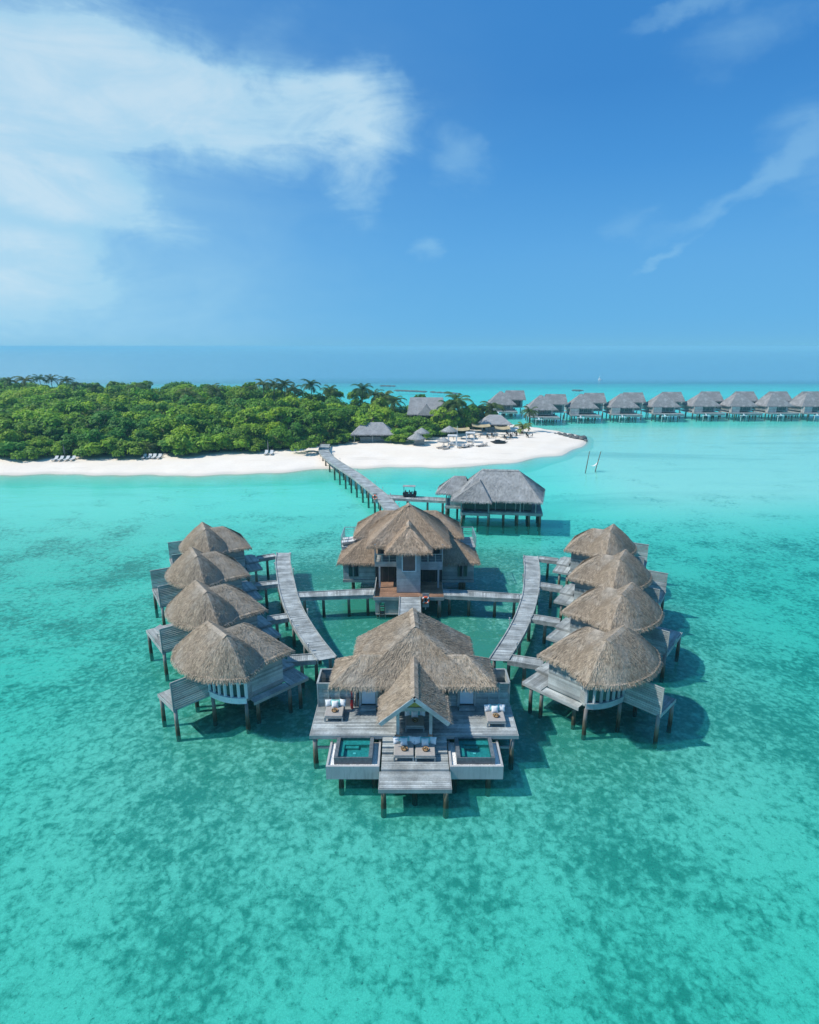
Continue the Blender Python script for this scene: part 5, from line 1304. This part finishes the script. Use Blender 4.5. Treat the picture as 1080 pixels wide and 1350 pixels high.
# tables and chairs round the bar
def cafe_set(px, py, label):
    x, y = survey(px, py, 1.2); t = thing('cafe_table', label, 'table', (x, y, ground_z(x, y)), rng.uniform(0, 3), 'beach bar tables')
    m = MB(); m.cyl((0, 0, .70), (0, 0, .74), .45, .45, 14); m.build('tabletop', M['siding'], t); m = MB(); m.cyl((0, 0, 0), (0, 0, .7), .05, .05, 6); m.cyl((0, 0, -.02), (0, 0, .04), .28, .22, 10); m.build('pedestal', M['dark_wood'], t)
    for k in range(3):
        a = k * 2.09 + rng.uniform(-.2, .2); c = thing('cafe_chair', 'dark chair at one of the tables beside the beach bar', 'chair', (x + .85 * math.cos(a), y + .85 * math.sin(a), ground_z(x, y)), a + R(90), 'beach bar chairs')
        m = MB(); m.box(-.22, .22, -.22, .22, .42, .47); m.build('seat', M['dark_wicker'], c); m = MB(); m.box(-.22, .22, -.24, -.19, .47, .92); m.build('backrest', M['dark_wicker'], c)
        for sx in (-.19, .19):
            for sy in (-.19, .19): m = MB(); m.box(sx - .02, sx + .02, sy - .02, sy + .02, 0, .42); m.build('leg', M['dark_wood'], c)
for i, (px, py) in enumerate([(645, 578), (651, 576), (668, 579), (676, 577), (682, 574), (671, 574), (697, 576), (690, 572), (628, 578)]): cafe_set(px, py, 'round grey table in the cluster beside the beach bar')
t = None
# tall white pole by the pergolas
x, y = survey(602.5, 588, 1.2); o = MB(); o.cyl((x, y, 1.0), (x, y, 11.5 - 5.5), .06, .04, 6); tag(o.build('flag_pole', M['white']), 'thin white pole standing by the pergola beds', 'pole')
# stone groyne
rr = random.Random(3)
for k in range(26):
    u = k / 25; px = 733 + 38 * u + rr.uniform(-2, 2); py = 573.5 + 5.5 * u + rr.uniform(-1.2, 1.2); x, y = survey(px, py, .4); m = MB(); r = rr.uniform(.45, 1.0) * (.75 + .5 * u)
    m.ball((0, 0, 0), (r, r * .8, r * .6), 9, 7)
    m.v = [tuple(c * (1 + rr.uniform(-.16, .16)) for c in p) for p in m.v]
    o = m.build('rock', M['rock']); o.location = (x, y, max(.05, ground_z(x, y) * .8) + r * .25); o.rotation_euler = (0, 0, rr.uniform(0, 6))
    tag(o, 'dark grey boulder in the stone groyne at the beach tip', 'rock', 'boulders of the groyne')
# hammock posts in the lagoon
for px, py, tx, ty, lab in ((772.5, 620, 777.5, 595, 'leaning wooden pole in the lagoon, left of the two'), (785.5, 619, 792.5, 595, 'leaning wooden pole in the lagoon, right with hammock tied on')):
    x, y = survey(px, py, 0); x2, z2 = height_at(tx, ty, y); m = MB(1, (x, y, 0)); m.tube([(x - .1, y, -1.0), (x, y, 0), (x2, y, z2)], [.11, .10, .07], 7); o = m.build('hammock_pole', M['bark']); o.location = (x, y, 0); tag(o, lab, 'pole', 'hammock poles in the lagoon')
x, y = survey(783.5, 614, .6); m = MB()
for k in range(8):
    a, b = k / 8, (k + 1) / 8; f = lambda u: (-.75 + 1.7 * u, 0, .35 - .55 * math.sin(math.pi * u) + 1.1 * u); p, q = f(a), f(b); w0, w1 = .32 * math.sin(math.pi * a) + .03, .32 * math.sin(math.pi * b) + .03
    m.add([(p[0], -w0, p[2]), (p[0], w0, p[2]), (q[0], w1, q[2]), (q[0], -w1, q[2]), (p[0], -w0, p[2] - .05), (p[0], w0, p[2] - .05), (q[0], w1, q[2] - .05), (q[0], -w1, q[2] - .05)], [(0, 3, 2, 1), (4, 5, 6, 7), (0, 4, 7, 3), (1, 2, 6, 5)])
o = m.build('hammock', M['canvas']); o.location = (x, y, .35); tag(o, 'pale hammock hanging over the water from the right pole', 'hammock')
# small sail far out
x, y = survey(791, 500.5, 0); t = thing('sailing_boat', 'tiny white sailing boat far out on the sea', 'boat', (x, y, 0)); t.scale = (.55, .55, .7)
m = MB(); m.tube([(-2.4, 0, .3), (-1, 0, .25), (1, 0, .25), (2.6, 0, .45)], [.3, .6, .6, .08], 8); m.build('hull', M['white'], t, True); m = MB(); m.add([(-.2, 0, .9), (-1.9, .12, .9), (-.2, 0, 5.0), (-.2, .05, .9), (-1.9, .17, .9), (-.2, .05, 5.0)], [(0, 1, 2), (5, 4, 3), (0, 3, 4, 1), (1, 4, 5, 2)]); m.build('sail', M['white'], t); m = MB(); m.cyl((-.15, 0, .5), (-.15, 0, 5.2), .06, .04, 6); m.build('mast', M['steel'], t)
# low reef wall beyond the island
def reef(a, b, w, label):
    p, q = survey(*a, 0), survey(*b, 0); m = MB(); rr2 = random.Random(int(a[0])); n = 26; P, Q = Vector((*p, 0)), Vector((*q, 0)); dv = (Q - P).normalized(); nn = Vector((-dv.y, dv.x, 0)); c0 = (P + Q) / 2
    for k in range(n):
        u = (k + rr2.uniform(-.3, .3)) / (n - 1); c = P.lerp(Q, u) - c0 + nn * rr2.uniform(-w, w) * .5; r = rr2.uniform(.5, 1.1) * w; m.ball((c.x, c.y, -.15), (r * 1.6, r * .8, .45 * rr2.uniform(.7, 1.3)), 8, 6)
    o = m.build('reef_wall', M['rock']); o.location = c0; tag(o, label, 'reef', 'low reef walls')
reef((523, 514.5), (559, 516), 1.3, 'long low reef wall on the sea left behind the palms'); reef((569, 516.5), (605, 518.5), 1.3, 'long low reef wall on the sea before the far villa roofs'); reef((757, 514.3), (766, 514.6), 1.2, 'short low reef wall beyond the far villas'); reef((503, 508.5), (520, 508.8), 1.0, 'faint short reef wall farthest out on the sea')
for c, tk, *_ in protos: pass

# ------------------------------------------------------------------ light, sky, air
SUN_EL, SUN_AZ_SHADOW = R(50), R(7)     # shadows fall to +X, a little away from the camera
sd = bpy.data.lights.new('sun', 'SUN'); sun = bpy.data.objects.new('sun', sd); col.objects.link(sun)
sd.energy = 4.6; sd.angle = R(0.53); sd.color = (1.0, 0.95, 0.88)
dirv = Vector((math.cos(SUN_AZ_SHADOW) * math.cos(SUN_EL), math.sin(SUN_AZ_SHADOW) * math.cos(SUN_EL), -math.sin(SUN_EL)))
sun.rotation_euler = dirv.to_track_quat('-Z', 'Y').to_euler(); sun.location = (-60, 0, 80)
w = bpy.data.worlds.new('World'); scene.world = w; w.use_nodes = True
nt = NT(w.node_tree); bg = nt.n['Background']
sk = nt.new('ShaderNodeTexSky'); sk.sky_type = 'NISHITA'; sk.sun_disc = False; sk.sun_elevation = SUN_EL
to_sun = -dirv; sk.sun_rotation = math.atan2(to_sun.x, to_sun.y); sk.altitude = 0; sk.air_density = 1.0; sk.dust_density = 0.2; sk.ozone_density = 3.0
D = nt.new('ShaderNodeTexCoord').outputs['Generated']
dx, dy, dz = nt.sep(D)[0], nt.sep(D)[1], nt.sep(D)[2]
az = nt.math('ARCTAN2', dx, dy); el = nt.math('ARCSINE', dz)
def dir_of(px, py):
    u = (px - 540) / CAM_F; v = (py - 675) / CAM_F; d = Vector((u, _c - v * _s, -_s - v * _c)).normalized(); return math.atan2(d.x, d.y), math.asin(d.z)
wn = nt.new('ShaderNodeTexNoise'); nt.put(wn.inputs['Vector'], nt.scale(D, (1, 1, 1.6))); wn.inputs['Scale'].default_value = 4.2; wn.inputs['Detail'].default_value = 8; wn.inputs['Roughness'].default_value = .6
ws = nt.sep(wn.outputs['Color'])
azw = nt.math('ADD', az, nt.math('MULTIPLY', nt.math('SUBTRACT', ws[0], .5), .20)); elw = nt.math('ADD', el, nt.math('MULTIPLY', nt.math('SUBTRACT', ws[1], .5), .15))
def blob(px, py, rx, ry, ang, amp, hard=1.0):
    """a bank of cloud: centre and radii in degrees-like photo units, tilted by ang"""
    a0, e0 = dir_of(px, py); k = CAM_F; ca_, sa_ = math.cos(R(ang)), math.sin(R(ang))
    X_ = nt.math('MULTIPLY', nt.math('SUBTRACT', azw, a0), math.cos(e0)); Y_ = nt.math('SUBTRACT', elw, e0)
    u = nt.math('MULTIPLY', nt.math('ADD', nt.math('MULTIPLY', X_, ca_), nt.math('MULTIPLY', Y_, sa_)), k / rx)
    v = nt.math('MULTIPLY', nt.math('SUBTRACT', nt.math('MULTIPLY', Y_, ca_), nt.math('MULTIPLY', X_, sa_)), k / ry)
    r = nt.math('SQRT', nt.math('ADD', nt.math('MULTIPLY', u, u), nt.math('MULTIPLY', v, v)))
    return nt.math('MULTIPLY', nt.maprange(r, 1.0, 1 - hard), amp)
def total(items):
    s_ = items[0]
    for i in items[1:]: s_ = nt.math('ADD', s_, i)
    return s_
bank = total([blob(290, 140, 300, 80, -2, .80, .9), blob(70, 60, 300, 115, -8, .62, .9), blob(465, 145, 105, 66, -6, .50, .7), blob(75, 235, 200, 48, -17, .80, .8), blob(25, 365, 140, 70, 0, .85, .9), blob(472, 245, 55, 55, 60, .52, .9), blob(-90, 210, 200, 240, 0, .6)])
veil = total([blob(-20, 330, 460, 220, 0, .62), blob(-30, 200, 200, 300, 0, .25), blob(-40, 420, 620, 130, 0, .35), blob(170, 130, 520, 240, 0, .24), blob(0, 60, 420, 160, 0, .2)])
wisps = total([blob(607, 205, 46, 66, 62, .70), blob(547, 337, 30, 30, 0, .85), blob(985, 240, 150, 20, 28, .62), blob(890, 322, 75, 10, 32, .70), blob(850, 275, 60, 34, 0, .45), blob(980, 40, 110, 50, 10, .50), blob(900, 5, 80, 18, 8, .75), blob(1060, 190, 80, 60, 40, .62), blob(360, 30, 90, 60, 50, .55), blob(1120, 250, 90, 60, 20, .45)])
rot = nt.new('ShaderNodeMapping'); nt.put(rot.inputs[0], D); rot.inputs['Rotation'].default_value = (0, R(-14), 0); rot.inputs['Scale'].default_value = (1, 1, 3.2)
fb = nt.noise(rot.outputs[0], 4.6, 10, .63, 1.1)
fine = nt.noise(nt.scale(D, (1, 1, 1.8)), 13.0, 8, .62, .9)
tex = nt.math('ADD', nt.math('MULTIPLY', nt.math('SUBTRACT', fb, .5), 1.9), nt.math('MULTIPLY', nt.math('SUBTRACT', fine, .5), .75))
body = nt.maprange(nt.math('ADD', nt.math('MINIMUM', bank, 1.0), nt.math('MULTIPLY', tex, .60)), -.08, 1.30)
wis = nt.math('MULTIPLY', nt.maprange(nt.math('ADD', wisps, nt.math('MULTIPLY', tex, .45)), .08, 1.05), nt.maprange(wisps, .02, .3))
mask = nt.math('ADD', nt.math('MULTIPLY', body, nt.maprange(bank, .02, .3)), nt.math('ADD', nt.math('MULTIPLY', wis, .38), nt.math('MULTIPLY', veil, nt.math('ADD', .85, nt.math('MULTIPLY', tex, .5)))))
mask = nt.math('MAXIMUM', nt.math('MINIMUM', nt.math('MULTIPLY', mask, .84), .84), 0.0)
cloud = nt.mix(nt.math('MULTIPLY', nt.maprange(bank, .2, 1.2), nt.maprange(tex, -.35, .35, .35, 1.0)), (3.9, 6.9, 8.8), (6.3, 8.2, 9.2))
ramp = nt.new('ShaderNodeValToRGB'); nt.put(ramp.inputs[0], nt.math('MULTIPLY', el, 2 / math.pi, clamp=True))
stops = [(0.0, (.150, .465, .745)), (.011, (.130, .455, .785)), (.028, (.116, .440, .800)), (.092, (.094, .385, .785)), (.16, (.056, .300, .715)), (.22, (.040, .245, .640)), (.36, (.040, .235, .62)), (.55, (.10, .33, .70)), (1.0, (.16, .42, .76))]  # last two stops, above the view, brightened to add fill light in shadows
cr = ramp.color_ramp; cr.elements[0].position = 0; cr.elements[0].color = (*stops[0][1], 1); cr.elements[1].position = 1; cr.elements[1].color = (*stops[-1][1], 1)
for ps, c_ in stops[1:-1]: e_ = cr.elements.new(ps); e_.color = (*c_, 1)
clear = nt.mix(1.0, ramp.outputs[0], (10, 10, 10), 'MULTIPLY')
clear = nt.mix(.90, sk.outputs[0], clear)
nt.put(sk.inputs[0], nt.comb(dx, dy, nt.math('MAXIMUM', dz, .12)))
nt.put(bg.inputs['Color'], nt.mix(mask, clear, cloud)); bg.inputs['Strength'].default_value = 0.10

# sea air: one closed box round everything
m = MB(); m.box(-38000, 38000, -2500, 58000, -70, 27)
hz_m = bpy.data.materials.new('sea_haze'); hz_m.use_nodes = True; h = NT(hz_m.node_tree); h.n.remove(h.n['Principled BSDF'])
pv = h.new('ShaderNodeVolumePrincipled'); pv.inputs['Color'].default_value = (.335, .665, .785, 1); pv.inputs['Density'].default_value = 0.00034
h.link(pv.outputs[0], h.n['Material Output'].inputs['Volume'])
kind(m.build('haze', hz_m), 'stuff')

scene.render.engine = 'CYCLES'
scene.cycles.use_denoising = True
scene.cycles.max_bounces = 8; scene.cycles.transparent_max_bounces = 16; scene.cycles.volume_bounces = 2
vs_ = scene.view_settings; vs_.view_transform = 'Standard'; vs_.look = 'None'; vs_.exposure = 0.0; vs_.gamma = 1.0
